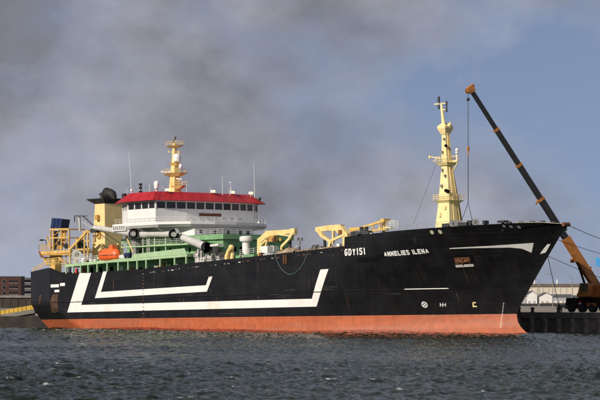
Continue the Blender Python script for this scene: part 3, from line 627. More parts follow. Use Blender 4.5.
part('radome', 'white', rmast, lambda m: (m.tube([S(177, 161.3, -.9), S(177, 157.4, -.9)], .78, 14), m.sphere(S(177, 157.4, -.9), .78, 14, 8)), True)
part('radome', 'white', rmast, lambda m: m.sphere(S(180.6, 166.5, -.9), (.38, .38, .55), 12, 8), True)
part('radar_scanner', 'rail', rmast, lambda m: (m.beam(S(161, 171.6, -1), S(171, 172.2, -1), .12, .22), m.tube([S(166, 174, -1), S(166, 172, -1)], .12, 8)))
part('radar_scanner', 'rail', rmast, lambda m: (m.beam(S(176, 178.6, -1), S(182, 179, -1), .12, .22), m.tube([S(179, 181, -1), S(179, 178.6, -1)], .10, 8)))
part('masthead_light', 'mgrey', rmast, lambda m: (m.tube([S(173.6, 147, 0), S(173.6, 139, 0)], .10, 6), m.cbox(S(174.4, 138, 0), .5, .5, .55), m.cbox(S(173.4, 141.4, 0), .4, .4, .5)))
part('yard', 'yellow', rmast, lambda m: (m.beam(S(168, 152, 0), S(180, 152, 0), .1), m.cbox(S(169, 151.3, 0), .22, .22, .45), m.cbox(S(179.4, 152.4, 0), .25, .25, .6)))
for x, y0_, y1_ in ((165, 186, 189.5), (171, 190, 186)): pass
# domes, aerials and lamps on the roof
def roofdome(x, y, r, ybase, Yp=-7):
    c = S(x, y, Yp); b0 = S(x, ybase, Yp)
    part('satellite_dome', 'white', ship, lambda m: (m.sphere(c, (r, r, r * 1.15), 14, 9), m.tube([b0, c], r * .35, 8)), True)
roofdome(156.5, 184, .55, 192); roofdome(156.3, 187.3, .42, 192, -7.4); roofdome(131.6, 190.6, .28, 193.5, -9.5); roofdome(139.5, 186, .16, 192, -9); 
part('signal_lamp', 'dark', ship, lambda m: (m.tube([S(140.5, 193, -9.5), S(140.5, 186, -9.5)], .1, 6), m.cbox(S(140.4, 184.6, -9.5), .5, .5, .45), m.cbox(S(140.5, 187.8, -9.5), .42, .42, .5), m.cbox(S(140.5, 191.8, -9.5), .5, .5, .4)))
part('roof_locker', 'dark', ship, lambda m: m.cbox(S(124.3, 196.8, -10), .7, .7, 1.2))
for x0, y0_, x1, y1_, Y_ in ((131.6, 193, 128.4, 152, -8), (254.6, 198, 253.6, 163, 9), (222.5, 195, 222.2, 176, 2), (230.4, 195, 230.6, 183, 2), (210.4, 194, 210, 187, 0), (186.5, 192, 186.3, 181, -3), (127, 194, 126.6, 188, -9), (149.5, 192, 149.2, 183, -8), (250.5, 197, 250.3, 191, 8), (162.6, 192, 162.2, 186, -6)):
    part('whip_aerial', 'rail', ship, lambda m: m.tube([S(x0, y0_, Y_), S((x0 + x1) / 2 + .3, (y0_ + y1_) / 2, Y_), S(x1, y1_, Y_)], [.07, .05, .03], 5))
part('aerial_head', 'rail', ship, lambda m: (m.sphere(S(230.6, 182.8, 2), .2), m.beam(S(228.8, 193, 2), S(230.6, 187, 2), .05), m.beam(S(232.2, 193, 2), S(230.6, 187, 2), .05)))
part('roof_camera', 'dark', ship, lambda m: m.beam(S(257.6, 201, 11), S(260.4, 198.2, 11), .35))
part('wing_searchlight', 'rail', ship, lambda m: (m.tube([S(258.6, 226, 10), S(258.6, 223, 10)], .05, 6), m.sphere(S(258.6, 222.6, 10), .25)))

# ------------------------------------------------------------------ funnel
fx1 = S(105, 240, -5).x; fA = [(fx1 - 3.7, -5), (fx1, -5), (fx1, -.6), (fx1 - 3.7, -.6)]
zt = S(105, 200.5, -5).z
fB = [(fx1 - 3.2, -4.9), (fx1 - .15, -4.9), (fx1 - .1, -.7), (fx1 - 3.2, -.7)]
fn = MB().frust([(fA[0][0] - .6, -5.1), (fA[1][0] + .1, -5.1), (fA[2][0] + .1, -.5), (fA[3][0] - .6, -.5)], 13, fB, zt).build('funnel', 'funnel', ship)
m = MB().frust([(x + (-.05 if x < fx1 - 1 else .05), y + (-.05 if y < -3 else .05)) for x, y in fB], zt - .55, [(fB[0][0] - 2.1, -5.4), (fB[1][0] + .3, -5.4), (fB[2][0] + .3, -.3), (fB[3][0] - 2.1, -.3)], zt + .35)
m.prism([(fB[0][0] - 2.1, -5.4), (fB[1][0] + .3, -5.4), (fB[2][0] + .3, -.3), (fB[3][0] - 2.1, -.3)], zt + .35, zt + .5); m.build('funnel_cap', 'soot', fn)
zc = zt + .4; cx_, cy_ = fx1 - 1.4, -2.7
m = MB(); m.tube([(cx_ + 1.3, cy_, zc - .1), (cx_ + 1.25, cy_, zc + .4), (cx_ + .85, cy_, zc + .85), (cx_ + .1, cy_, zc + 1.05), (cx_ - .75, cy_, zc + 1.12)], [.55, .66, .85, 1.0, 1.08], 18); m.tube([(cx_ - .75, cy_, zc + 1.12), (cx_ - .9, cy_, zc + 1.12)], 1.18, 18)
m.tube([(cx_ - 1.2, cy_ - .9, zc), (cx_ - 1.2, cy_ - .9, zc + .7), (cx_ - 1.7, cy_ - .9, zc + 1.05)], .38, 10); m.build('exhaust_pipe', 'soot', fn, True)
part('vent_door', 'ochre', fn, lambda m: m.box(fx1 - 2.2, fx1 - 1.2, -5.32, -5.05, 18.1, 19.8))
part('funnel_lamp', 'ochre', fn, lambda m: m.cbox(S(97, 217.5, -5.4), .8, .5, 1.0))

# ------------------------------------------------------------------ big grey ducts
def duct(p, q, r0, r1, end=True, er=1.0, tilt=(1, 0, 0)):
    p, q = Vector(p), Vector(q); d = (q - p).normalized()
    o = part('duct', 'grey', ship, lambda m: m.tube([p, p.lerp(q, .5), q], [r0, (r0 + r1) / 2, r1], 18), True)
    if end:
        t = Vector(tilt).normalized()
        def ring(m):
            m.tube([q - t * .25, q + t * .35], er, 20, caps=False); m.tube([q - t * .25, q - t * .22], er, 20)
        part('duct_collar', 'dark', o, ring, True)
        part('duct_mouth', 'grey', o, lambda m: m.tube([q - t * .2, q + t * .28], er * .42, 12))
    return o
D1 = duct(S(94, 227.5, -12.6), S(133.5, 233.8, -12.6), .42, .66, True, .92, (.9, -.45, -.1))
D2 = duct(S(140.3, 233.6, -11), S(174, 234.4, -11), .62, .55, True, 1.0, (.9, -.45, -.1))
part('duct_bell', 'grey', D2, lambda m: m.tube([S(140.2, 233.8, -11), S(142, 233.6, -11), S(145, 233.8, -11), S(150, 234, -11)], [.5, .82, .85, .62], 18), True)
D3 = duct(S(183, 237.6, -11.2), S(206, 247, -11.4), .62, .78, False)
def end3(m):
    q_ = S(206.5, 247.2, -11.4); t = Vector((.85, -.4, -.3)).normalized(); m.tube([q_ - t * .3, q_ + t * .45], .95, 20, caps=False); m.tube([q_ - t * .05, q_], .93, 20)
part('duct_mouth', 'void', D3, end3, True)
part('duct_collar', 'dark', D1, lambda m: m.cbox(S(95, 230.6, -10.8), 1.9, .8, .8))
part('duct_post', 'mgrey', D2, lambda m: m.box(*(lambda a_: (a_.x - .62, a_.x + .62, a_.y - .4, a_.y + .4))(S(135.4, 250, -10.6)), 13.6, 17.4))
for x in (147.3, 149.2, 154.6, 165.6, 143): part('duct_stanchion', 'rail', D2, lambda m: m.tube([S(x, 253, -10.8), S(x, 236.5, -10.8)], .1, 6))
part('duct_strut', 'yellow', D1, lambda m: m.beam(S(126.5, 236.5, -11.4), S(133, 252, -11), .22))
part('duct_flap', 'grey', D2, lambda m: m.beam(S(176.4, 228.6, -11.6), S(178.4, 233.4, -11.6), .7, .08))

# ------------------------------------------------------------------ stern gantry and frames
Ys = -7
part('stern_platform', 'gantry', ship, lambda m: m.prism([(S(38.5, 252, Ys).x, Ys), (S(70, 252, Ys).x, Ys), (S(70, 252, Ys).x, -1.5), (S(38.5, 252, Ys).x, -1.5)], 15.5, 16.0))
def LB(m, a_, b_, w, Y_, mat=None): m.beam(S(*a_, Y_), S(*b_, Y_), w)
m = MB(); p = S(52, 252, -5); m.box(p.x - .2, p.x + 1.5, -5.4, -3.8, 10.8, 15.6); LB(m, (48, 264.5), (40, 253), .3, -6); LB(m, (57, 256), (68, 264), .3, -6); m.build('stern_column', 'gantry', ship)
m = MB()
for Y_ in (-7, -3.2):
    for x in (50.6, 53.4, 61.6, 69.2): LB(m, (x, 252), (x, 229.2), .24, Y_)
    LB(m, (50.2, 229.3), (69.5, 229), .3, Y_); LB(m, (50.2, 238), (69.5, 237.4), .22, Y_); LB(m, (50.6, 249), (46.8, 236), .2, Y_)
for x in (50.6, 69.2): m.beam(S(x, 229.2, -7), S(x, 229.2, -7) + Vector((0, 3.8, 0)), .24); m.beam(S(x, 237.8, -7), S(x, 237.8, -7) + Vector((0, 3.8, 0)), .24)
m.build('gantry_frame', 'gantry', ship)
for a_, b_ in (((50.6, 249), (61.6, 238)), ((61.6, 249), (69.2, 238)), ((50.6, 238), (61.6, 229.4)), ((65.4, 252), (65.4, 229.2)), ((57.6, 252), (57.6, 237.6))):
    part('gantry_brace', 'ochre', ship, lambda m: m.beam(S(*a_, -6.4), S(*b_, -6.4), .15))
part('gantry_ladder', 'ochre', ship, lambda m: (m.beam(S(47.4, 266, -8), S(47.4, 252, -8), .08), m.beam(S(49, 266, -8), S(49, 252, -8), .08), [m.beam(S(47.4, y, -8), S(49, y, -8), .07) for y in np.arange(253, 266, 1.6)]))
for y in (255.6, 259.4): part('gantry_walkway', 'ochre', ship, lambda m: m.beam(S(58, y + 1, -6), S(72, y, -6), .3, .12))
for x in (62, 66, 70, 74): part('gantry_hanger', 'ochre', ship, lambda m: m.beam(S(x, 253, -6.2), S(x, 263, -6.2), .14))
part('platform_skirt', 'ochre', ship, lambda m: m.beam(S(40, 254.6, -6.9), S(70, 254.2, -6.9), .1, .35))
part('gantry_sheave', 'dark', ship, lambda m: m.tube([S(66.4, 246, -6.9), S(66.4, 246, -6.4)], .55, 14)); part('gantry_sheave', 'dark', ship, lambda m: m.tube([S(59.6, 243, -6.9), S(59.6, 243, -6.4)], .45, 14))
part('gantry_panel', 'ochre', ship, lambda m: m.add([S(61, 229.6, -6), S(67.5, 229.6, -6), S(62.6, 249, -6), S(57, 249, -6), S(61, 229.6, -4), S(67.5, 229.6, -4), S(62.6, 249, -4), S(57, 249, -4)], [[0, 1, 2, 3], [7, 6, 5, 4], [0, 4, 5, 1], [2, 6, 7, 3], [1, 5, 6, 2], [3, 7, 4, 0]]))
part('gantry_winch', 'dark', ship, lambda m: m.add([S(54, 231, -6), S(58.5, 231, -6), S(56.5, 250, -6), S(52.5, 250, -6), S(54, 231, -5), S(58.5, 231, -5), S(56.5, 250, -5), S(52.5, 250, -5)], [[0, 1, 2, 3], [7, 6, 5, 4], [0, 4, 5, 1], [2, 6, 7, 3], [1, 5, 6, 2], [3, 7, 4, 0]]))
def bbox(m):
    A = [S(50.4, 229, -6.6), S(60.4, 229, -6.6), S(62.2, 219.2, -6.6), S(51.8, 218, -6.6)]
    m.add(A + [p + Vector((-.6, 2.4, 0)) for p in A], [[0, 1, 2, 3], [7, 6, 5, 4], [0, 4, 5, 1], [1, 5, 6, 2], [2, 6, 7, 3], [3, 7, 4, 0]])
    for k in (.33, .66): m.beam(A[0].lerp(A[1], k) + Vector((0, -.05, 0)), A[3].lerp(A[2], k) + Vector((0, -.05, 0)), .09)
part('exhaust_housing', 'blue', ship, bbox, label='dark blue box on top of the stern gantry')
part('stern_railing', 'gantry', ship, lambda m: (m.rail([S(39, 252, Ys), S(50, 252, Ys)], 1.5, 3, .9, .05), m.rail([(S(39, 252, Ys).x, Ys, 16), (S(39, 252, Ys).x, -1.5, 16)], 1.5, 3, 1.0, .05)))
part('stern_railing', 'gantry', ship, lambda m: (m.rail([S(59, 264, -8), S(66, 270.5, -8)], 1.4, 3, .9, .07), m.rail([S(44, 266.5, -9.6), S(58.5, 265, -9.6)], 1.4, 3, .8, .07), m.rail([S(33, 272, -9), S(44, 267, -9.6)], .8, 2, .8, .06)))
part('stern_lamp_arm', 'dark', ship, lambda m: (m.tube([S(46.5, 245, Ys), S(46, 240.4, Ys), S(41, 239.4, Ys)], .1, 6), m.cbox(S(41.4, 240.2, Ys), .8, .4, .3)))
part('stern_pipe', 'rust', ship, lambda m: (m.tube([S(39.5, 252, Ys), S(41.5, 256.5, Ys), S(45, 258, Ys), S(49, 258, -5)], .22, 8)), True)
# yellow working frame between gantry and funnel
m = MB()
for Y_ in (-10, -6.5):
    for x in (76.6, 84.6, 88.2): LB(m, (x, 263), (x, 231 if x > 80 else 238), .26, Y_)
    LB(m, (69.5, 250), (88, 230.6), .4, Y_); LB(m, (70.2, 264), (70.2, 248), .3, Y_); LB(m, (76, 249.5), (90, 249), .26, Y_); LB(m, (83, 232), (94, 232), .22, Y_); LB(m, (84, 241), (90, 241), .2, Y_)
for x, y in ((76.6, 249.3), (88, 231)): m.beam(S(x, y, -10), S(x, y, -10) + Vector((0, 3.5, 0)), .24)
m.build('working_frame', 'gantry', ship)
part('frame_panel', 'ochre', ship, lambda m: m.add([S(77.5, 240, -9), S(84, 233, -9), S(88, 233, -9), S(82, 240, -9)], [[0, 1, 2, 3]]))
part('net_winch', 'dark', ship, lambda m: (m.tube([S(81, 244, -9), S(81, 244, -6)], .95, 14), m.cbox(S(80, 247.5, -8), 2.2, 2, .6)))
part('net_drum', 'grey', ship, lambda m: (m.tube([S(76.5, 254.6, -10.2), S(76.5, 254.6, -10.0)], 1.0, 16), m.tube([S(76.5, 254.6, -10.2), S(76.5, 254.6, -7)], .5, 12), m.tube([S(76.5, 254.6, -7.2), S(76.5, 254.6, -7)], 1.0, 16)))
m = MB()
for Y_ in (-9.5, -8.5):
    LB(m, (74.6, 215.8), (83, 216), .14, Y_); LB(m, (83, 216), (94.5, 226.5), .14, Y_); LB(m, (74.6, 215.8), (74.6, 222), .14, Y_)
for x, y in ((74.6, 215.8), (83, 216)): m.beam(S(x, y, -9.5), S(x, y, -9.5) + Vector((0, 1, 0)), .12)
m.build('ladder_boom', 'dark', ship)
m = MB()
for x, yb in ((76.2, 223), (79.5, 231), (82.6, 229), (87.2, 229)): LB(m, (x, 216.5), (x, yb), .12, -9)
LB(m, (79.5, 216.5), (80.2, 231), .35, -9); LB(m, (83, 222), (94, 230), .12, -9); m.build('ladder_boom_stay', 'grey', ship)

# ------------------------------------------------------------------ deck gear forward of the house
vx = S(246, 250, -7); part('mushroom_vent', 'white', ship, lambda m: (m.tube([(vx.x, -7, 11), (vx.x, -7, 16.3)], .68, 16), m.tube([(vx.x, -7, 15.95), (vx.x, -7, 16.2), (vx.x, -7, 16.75), (vx.x, -7, 16.95)], [1.0, 1.18, 1.14, .8], 18)), True)
m = MB(); P = [S(226.6, 262.5, -10.6), S(227, 256, -10.6), S(229, 250.5, -10.6), S(231.6, 247.8, -10.6)]; footing(m, P[0], .8); m.tube(P, [.42, .42, .4, .36], 8)
P2 = [S(231.8, 261, -10), S(232.3, 254, -10), S(231, 249, -10)]; m.tube(P2, [.4, .36, .3], 8); m.sphere(S(231.2, 247.6, -10.4), .55, 10, 6); m.build('deck_davit', 'yellow', ship, True)
for x, y, w_, h_ in ((199, 255.5, 1.0, 1.3), (203.5, 258.6, 1.5, .8), (211.5, 257.4, 1.4, 1.3), (220, 256.4, .8, 1.2)):
    c = S(x, y, -10); part('winch_drum', random.choice(['grey', 'rail']), ship, lambda m: (m.tube([c + Vector((-w_ * .6, 0, 0)), c + Vector((w_ * .6, 0, 0))], h_ * .38, 12), m.tube([c + Vector((-w_ * .6, 0, 0)), c + Vector((-w_ * .5, 0, 0))], h_ * .62, 14), m.tube([c + Vector((w_ * .5, 0, 0)), c + Vector((w_ * .6, 0, 0))], h_ * .62, 14), m.box(c.x - w_ * .55, c.x + w_ * .55, c.y - .5, c.y + .5, top(c.x) - 1.15, c.z - h_ * .4)))
for x, y0_, y1_ in ((198, 262, 247.5), (201.2, 260, 249)): part('pipe_stack', 'rail', ship, lambda m: (m.tube([S(x, y0_, -10.4), S(x, y1_, -10.4)], .13, 8), m.tube([S(x, y1_ + 2, -10.4), S(x + 2.4, y1_ + 2.4, -10.4)], .1, 6)))
part('vent_hood', 'rail', ship, lambda m: (m.tube([S(216.6, 254, -10.6), S(216.6, 246.8, -10.6)], .3, 12), m.beam(S(213, 245.6, -10.6), S(221, 244.8, -10.6), 1.4, .4)))
part('winch_motor', 'dark', ship, lambda m: m.tube([S(216.6, 252.6, -11), S(216.6, 247, -11)], .8, 12))
part('winch_bed', 'dark', ship, lambda m: m.cbox(S(231, 258.6, -8), 5.5, 1, .8))
for x, y, sx_, sz_ in ((238, 257.6, 2.4, .7), (251, 256, 2.6, .6), (194, 262, 2.2, 1.2)): part('deck_locker', 'dgreen', ship, lambda m: m.cbox(S(x, y, -9), sx_, 1.0, sz_))
part('deck_railing', 'rail', ship, lambda m: m.rail([S(240, 255.5, -9.5), S(258, 253.4, -9.5)], 1.0, 3, 1.1, .03))
rc = random.Random(11)
for k in range(46):
    x = rc.uniform(147, 344) if k > 8 else rc.uniform(66, 100); Yc = rc.uniform(-9.9, -8.2) if k > 8 else -10.8
    X = S(x, 255, Yc).x
    if X > 36: continue
    zb = (top(X) - 1.0) if k > 8 else float(np.interp(X, [p.x for p in sp3], [p.z for p in sp3])); hh = rc.uniform(1.2, 2.1) if k > 8 else rc.uniform(.4, 1.1); kind = rc.random(); mt = rc.choice(['mgrey', 'rail', 'dark', 'grey', 'rust', 'ochre', 'dgreen', 'white'])
    if kind < .4: part('deck_box', mt, ship, lambda m: m.box(X, X + rc.uniform(.4, 1.3), Yc, Yc + .8, zb, zb + hh))
    elif kind < .75: part('air_pipe', mt, ship, lambda m: m.tube([(X, Yc, zb), (X, Yc, zb + hh), (X + .25, Yc, zb + hh + .25), (X + .5, Yc, zb + hh + .05)], .11, 8))
    else: part('cable_reel', mt, ship, lambda m: (m.tube([(X, Yc, zb + hh * .7), (X + .15, Yc, zb + hh * .7)], hh * .35, 12), m.tube([(X + .15, Yc, zb + hh * .7), (X + .8, Yc, zb + hh * .7)], hh * .2, 10), m.tube([(X + .8, Yc, zb + hh * .7), (X + .95, Yc, zb + hh * .7)], hh * .35, 12), m.box(X + .1, X + .85, Yc - .1, Yc + .1, zb, zb + hh * .6)))
def kcrane(name, pts, ws, Y_, mat='yellow', label=None):
    def f(m):
        P = [S(*p, Y_) for p in pts]; footing(m, P[0], ws[0] * .95)
        for a_, b_, w0, w1 in zip(P, P[1:], ws, ws[1:]): 
            m.beam(a_, b_, w0 * .8, w0, w1 * .8, w1); m.cbox(b_, w1 * .85, w1 * .86, w1 * .95)
    return part(name, mat, ship, f, label=label)
k1 = kcrane('deck_crane', [(260.6, 256.5), (260.6, 241), (268.6, 233.6), (281, 232.6), (294, 231)], [1.05, 1.0, 1.0, .85, .7], -6, label='yellow folding deck crane beside the green house front')
part('crane_jib', 'yellow', k1, lambda m: (m.beam(S(294, 231.4, -6.4), S(290, 238.4, -6.4), .55), m.beam(S(290, 238.4, -6.4), S(282, 246.6, -6.4), .45), m.beam(S(282.2, 246, -6.4), S(281.6, 250, -6.4), .4), m.beam(S(280, 234.6, -6.3), S(291.5, 236, -6.3), .25), m.cbox(S(293.6, 231.6, -6.2), 1.2, .7, 1.1)))
part('crane_ram', 'yellow', k1, lambda m: (m.beam(S(265, 249, -6.4), S(268.5, 236, -6.4), .3), m.beam(S(261, 245, -6.4), S(268, 238.5, -6.4), .3)))
part('crane_cab', 'ochre', k1, lambda m: m.cbox(S(273, 239, -5.8), 1.4, 1.0, 1.0)); part('crane_motor', 'rust', k1, lambda m: m.cbox(S(273.5, 239.6, -6.4), .6, .3, .7))
part('crane_block', 'ygang', k1, lambda m: m.beam(S(280.6, 238, -6.6), S(280.6, 241, -6.6), .3))
for x, y, Y_, mt in ((266.5, 250.5, -8, 'white'), (272.6, 250, -5, 'rail')): part('deck_cabinet', mt, ship, lambda m: (m.cbox(S(x, y, Y_), 2.0, 1.3, 1.5), footing(m, S(x, y, Y_), 1.1)))
part('deck_light_post', 'mgrey', ship, lambda m: (m.tube([S(299.6, 262, 0), S(299.6, 240, 0)], .16, 8), m.beam(S(298, 240.4, 0), S(301.4, 240.4, 0), .12), m.cbox(S(298, 239.2, 0), .35, .35, .55), m.cbox(S(301.4, 239.2, 0), .35, .35, .55)))
part('deck_post', 'dark', ship, lambda m: (m.tube([S(290, 264, -3), S(290, 236.5, -3)], .3, 8),))
k2 = kcrane('deck_crane', [(346, 248), (347.2, 236.4), (340.6, 227.8), (330, 228), (318, 229.4)], [1.15, 1.1, 1.1, .95, .8], -7, label='yellow folding deck crane at the forecastle break')
part('crane_jib', 'yellow', k2, lambda m: (m.beam(S(318.4, 230, -7.4), S(323, 236.4, -7.4), .6), m.beam(S(323, 236.4, -7.4), S(331, 241.6, -7.4), .5), m.beam(S(331, 241.6, -7.4), S(329, 247.5, -7.4), .45), m.beam(S(328.6, 242, -7.4), S(345, 234.6, -7.4), .4)))
part('crane_ram', 'yellow', k2, lambda m: (m.beam(S(333, 244, -7.3), S(333.6, 229.5, -7.3), .35), m.beam(S(337, 231, -7.3), S(344, 238, -7.3), .35)))
part('crane_cab', 'rust', k2, lambda m: m.cbox(S(341.5, 232.6, -7.2), .9, .7, .9)); part('crane_foot', 'dark', k2, lambda m: (footing(m, S(325, 247, -4), .36), m.beam(S(325, 247, -4), S(324.6, 237.4, -4), .35)))
def jibl(m):
    for Y_ in (-4, -2.6):
        m.beam(S(350, 231.4, Y_), S(384.6, 220.4, Y_), .36); m.beam(S(350, 229.2, Y_), S(366, 228, Y_), .45); m.beam(S(352, 233.4, Y_), S(386, 229, Y_), .35)
        for t in (.25, .45, .65, .85): m.beam(S(350 + 34.6 * t, 231.4 - 11 * t, Y_), S(352 + 34 * t, 233.4 - 4.4 * t, Y_), .22)
    m.cbox(S(385.6, 220.6, -3.3), .8, 1.7, .6); m.beam(S(352, 232.5, -4), S(352, 232.5, -2.6), .3)
jb = part('cargo_boom', 'boomy', ship, jibl, label='long ochre cargo boom lying on the forecastle')
part('boom_rest', 'yellow', jb, lambda m: (footing(m, S(384, 229, -3), .5), m.beam(S(384, 231.5, -3), S(384, 221, -3), .5), m.beam(S(388, 231, -3), S(386, 221, -3), .2), m.cbox(S(386.5, 228, -3), 3.0, 1, .3)))
part('boom_rest_railing', 'rail', jb, lambda m: (m.rail([S(386, 230.4, -4.5), S(398, 229, -4.5)], 1.4, 4, 1.0, .05), m.rail([S(386, 226, -3), S(394, 225.2, -3)], .9, 3, .8, .04)))
part('winch_gear', 'dark', ship, lambda m: (m.cbox(S(361.6, 233.8, -9), 4.2, 1, .9), footing(m, S(361.6, 233.8, -9), 1.0), m.cbox(S(361.6, 231, -9), .5, .5, 1.4), m.cbox(S(366.4, 231.4, -9), .5, .5, 1.6), m.cbox(S(364, 231.6, -9), 1.2, .8, .9)))
part('winch_drum', 'dark', ship, lambda m: m.tube([S(371, 235, -9.4), S(371, 235, -8)], .55, 12))
part('fairlead_cap', 'letter', ship, lambda m: m.tube([S(371.2, 234.8, -9.9), S(371.2, 234.8, -9.5)], .3, 10))
part('forecastle_railing', 'mgrey', ship, lambda m: m.rail([Vector((X, -hb(X, top(X)) + .3, top(X))) for X in (40, 44, 48, 52, 56, 60, 63)], .9, 3, 2.0, .018))
part('forecastle_railing', 'mgrey', ship, lambda m: m.rail([Vector((X, hb(X, top(X)) - .3, top(X))) for X in (40, 46, 52, 58, 63)], .9, 3, 2.0, .018))
# forecastle winches
for x, y, r in ((452.6, 223.6, .62), (459.4, 223.6, .62), (475.6, 222.4, .6)):
    part('mooring_winch', 'mgrey', ship, lambda m: (m.tube([S(x, y, -6), S(x, y, -5.8)], r, 14), m.tube([S(x, y, -6), S(x, y, -3.6)], r * .5, 10), m.tube([S(x, y, -3.8), S(x, y, -3.6)], r, 14), footing(m, S(x, y, -5), .7)))
for x, y, sx_, sz_ in ((465, 224.6, 2.4, .7), (447, 225.4, 1.4, .6), (485.6, 222.4, .5, .6), (503, 221.6, 1.6, .35), (471, 223.6, .9, 1.0)): part('deck_fitting', 'dark', ship, lambda m: (m.cbox(S(x, y, -6), sx_, 1, sz_), footing(m, S(x, y, -6), .35)))
for X in (72.4, 71, 69.4, 73.6, 74.8): part('fairlead', 'dark', ship, lambda m: m.cbox(Vector((X, -hb(X, top(X)) + .3, top(X) + .1)), .9, .4, .35))
part('bow_roller', 'rust', ship, lambda m: m.tube([(76.2, -.7, 16.55), (76.2, .7, 16.55)], .35, 10))

# ------------------------------------------------------------------ foremast
fmx = S(449, 222, 0).x
def FZ(y): return S(449, y, 0).z
def sq(h, cx=0.0, k=1.0): return [(fmx + cx - h, -h * k), (fmx + cx + h, -h * k), (fmx + cx + h, h * k), (fmx + cx - h, h * k)]
def cxof(x, y): return S(x, y, 0).x - fmx
m = MB()
lv = [(242, 449.6, 1.88), (224, 449.4, 1.62), (200, 448.8, 1.2), (163.5, 446.8, .62), (129, 445, .40)]
for a_, b_ in zip(lv, lv[1:]): m.frust(sq(a_[2], cxof(a_[1], a_[0])), FZ(a_[0]), sq(b_[2], cxof(b_[1], b_[0])), FZ(b_[0]))
fm = m.build('foremast', 'cream', ship)
# side leg with rungs on the forward face
m = MB()
for a_, b_ in zip(lv, lv[1:]):
    for yy in (-.45, .45):
        m.beam((fmx + cxof(a_[1], a_[0]) + a_[2] + .22, yy * a_[2], FZ(a_[0])), (fmx + cxof(b_[1], b_[0]) + b_[2] + .22, yy * b_[2], FZ(b_[0])), .13)
for k in range(40):
    t = k / 40; yv = 222 - t * 90; xx = np.interp(yv, [129, 163.5, 200, 224], [445.2, 447.2, 449, 449.4]); hh = np.interp(yv, [129, 163.5, 200, 224], [.5, .76, 1.28, 1.62])
    m.beam((fmx + cxof(xx, yv) + hh + .22, -.45 * hh, FZ(yv)), (fmx + cxof(xx, yv) + hh + .22, .45 * hh, FZ(yv)), .06)
m.build('ladder', 'cream', fm)
def fplat(yv, xc, hw, th, rl=True, low=.6):
    c = cxof(xc, yv); z = FZ(yv)
    part('platform', 'cream', fm, lambda m: m.frust(sq(hw * low, c), z - th, sq(hw, c), z))
    if rl: part('railing', 'cream', fm, lambda m: m.rail([(p[0], p[1], z) for p in sq(hw, c)] + [(*sq(hw, c)[0], z)], .95, 3, .9, .04))
fplat(200.5, 449, 1.85, .55); fplat(162.5, 447, 1.35, .5, True, .7)
def nest(m):
    c = cxof(445.2, 126); m.frust(sq(.55, c), FZ(134), sq(.95, c), FZ(128)); m.frust(sq(.95, c), FZ(128), sq(.95, c), FZ(126)); m.frust(sq(.95, c), FZ(126), sq(.4, c - .2), FZ(123))
part('crows_nest', 'cream', fm, nest)
part('topmast', 'cream', fm, lambda m: m.tube([S(443.8, 126, 0), S(441.4, 104, 0)], [.34, .2], 8))
for a_, b_, w_ in (((434.5, 104.2), (447, 103), .18), ((440, 110), (446, 109.4), .14), ((441, 124), (446, 123.6), .14), ((430, 156.8), (441, 158), .16)):
    part('yard', 'cream', fm, lambda m: m.beam(S(*a_, 0), S(*b_, 0), w_))
part('yard_stay', 'cream', fm, lambda m: m.beam(S(433, 161.5, 0), S(439, 157, 0), .1)); part('yard_lamp', 'cream', fm, lambda m: m.beam(S(430, 155.6, 0), S(430, 158.4, 0), .3))
for x, y, w, h in ((438.8, 99.6, .4, 1.0), (438.8, 107, .35, .7), (446.6, 102.4, .28, .5), (446.6, 104.8, .28, .5), (446.6, 108.2, .28, .5), (446.6, 110.6, .28, .5), (446, 124.6, .3, .6)):
    part('navigation_light', 'dark', fm, lambda m: (m.tube([S(x, y + h * 3, -.3), S(x, y - h * 3, -.3)], w * .5, 8), m.beam(S(x, y, -.3), S(min(x, 446) - 2, y, 0), .06)))
for yv, sd, w_ in ((215, -1, .5), (208, 1, .4), (186, -1, .35), (176, 1, .3), (170, -1, .35), (152, -1, .3), (139, 1, .25)):
    hh = np.interp(yv, [129, 163.5, 200, 224], [.5, .76, 1.28, 1.62]); xx = np.interp(yv, [129, 163.5, 200, 224], [445.2, 447.2, 449, 449.4])
    part('mast_fitting', 'mgrey' if w_ < .36 else 'cream', fm, lambda m: m.cbox((fmx + cxof(xx, yv) + sd * hh * .4, -hh - .12, FZ(yv)), w_, .3, w_ * 1.3))
for q in (.62, .8): part('cable_run', 'ochre', fm, lambda m: m.tube([(fmx + cxof(a_[1], a_[0]) + a_[2] + .08, q * a_[2], FZ(a_[0])) for a_ in lv], .07, 6))
part('fog_horn', 'void', fm, lambda m: m.tube([S(445.8, 145.6, -1.2), S(445.8, 145.6, -.6)], [.26, .22], 12)); part('mast_lamp', 'void', fm, lambda m: (m.tube([S(445.8, 190.6, -1.9), S(446.4, 190.4, -1.2)], .28, 10), m.cbox(S(447.8, 191.4, -1.6), .5, .4, .5)))
part('mast_dome', 'white', fm, lambda m: (m.sphere(S(457, 150, 0), .32), m.sphere(S(456.8, 152.6, 0), .26), m.tube([S(456.6, 160, 0), S(456.8, 152, 0)], .1, 6)))
part('side_bracket', 'cream', fm, lambda m: (m.beam(S(450, 161.5, 0), S(457.5, 161, 0), .3), m.beam(S(451, 157, 0), S(457.5, 155.4, 0), .12), m.beam(S(457.4, 162, 0), S(457.6, 155, 0), .12), m.beam(S(454, 170, 0), S(457.4, 163, 0), .15), m.beam(S(451, 122, 0), S(450, 127, 0), .2), m.cbox(S(449.6, 124.6, 0), .5, .4, .5)))
part('forestay', 'drope', fm, lambda m: (m.tube([S(436.5, 163, 0), S(413.5, 224, -3)], .022, 4), ))

# ------------------------------------------------------------------ loose things on the ship (top-level, standing on it)
def shipthing(o): o.matrix_world = SHM @ o.matrix_world; return o
def wpt(p): return SHM @ Vector(p)
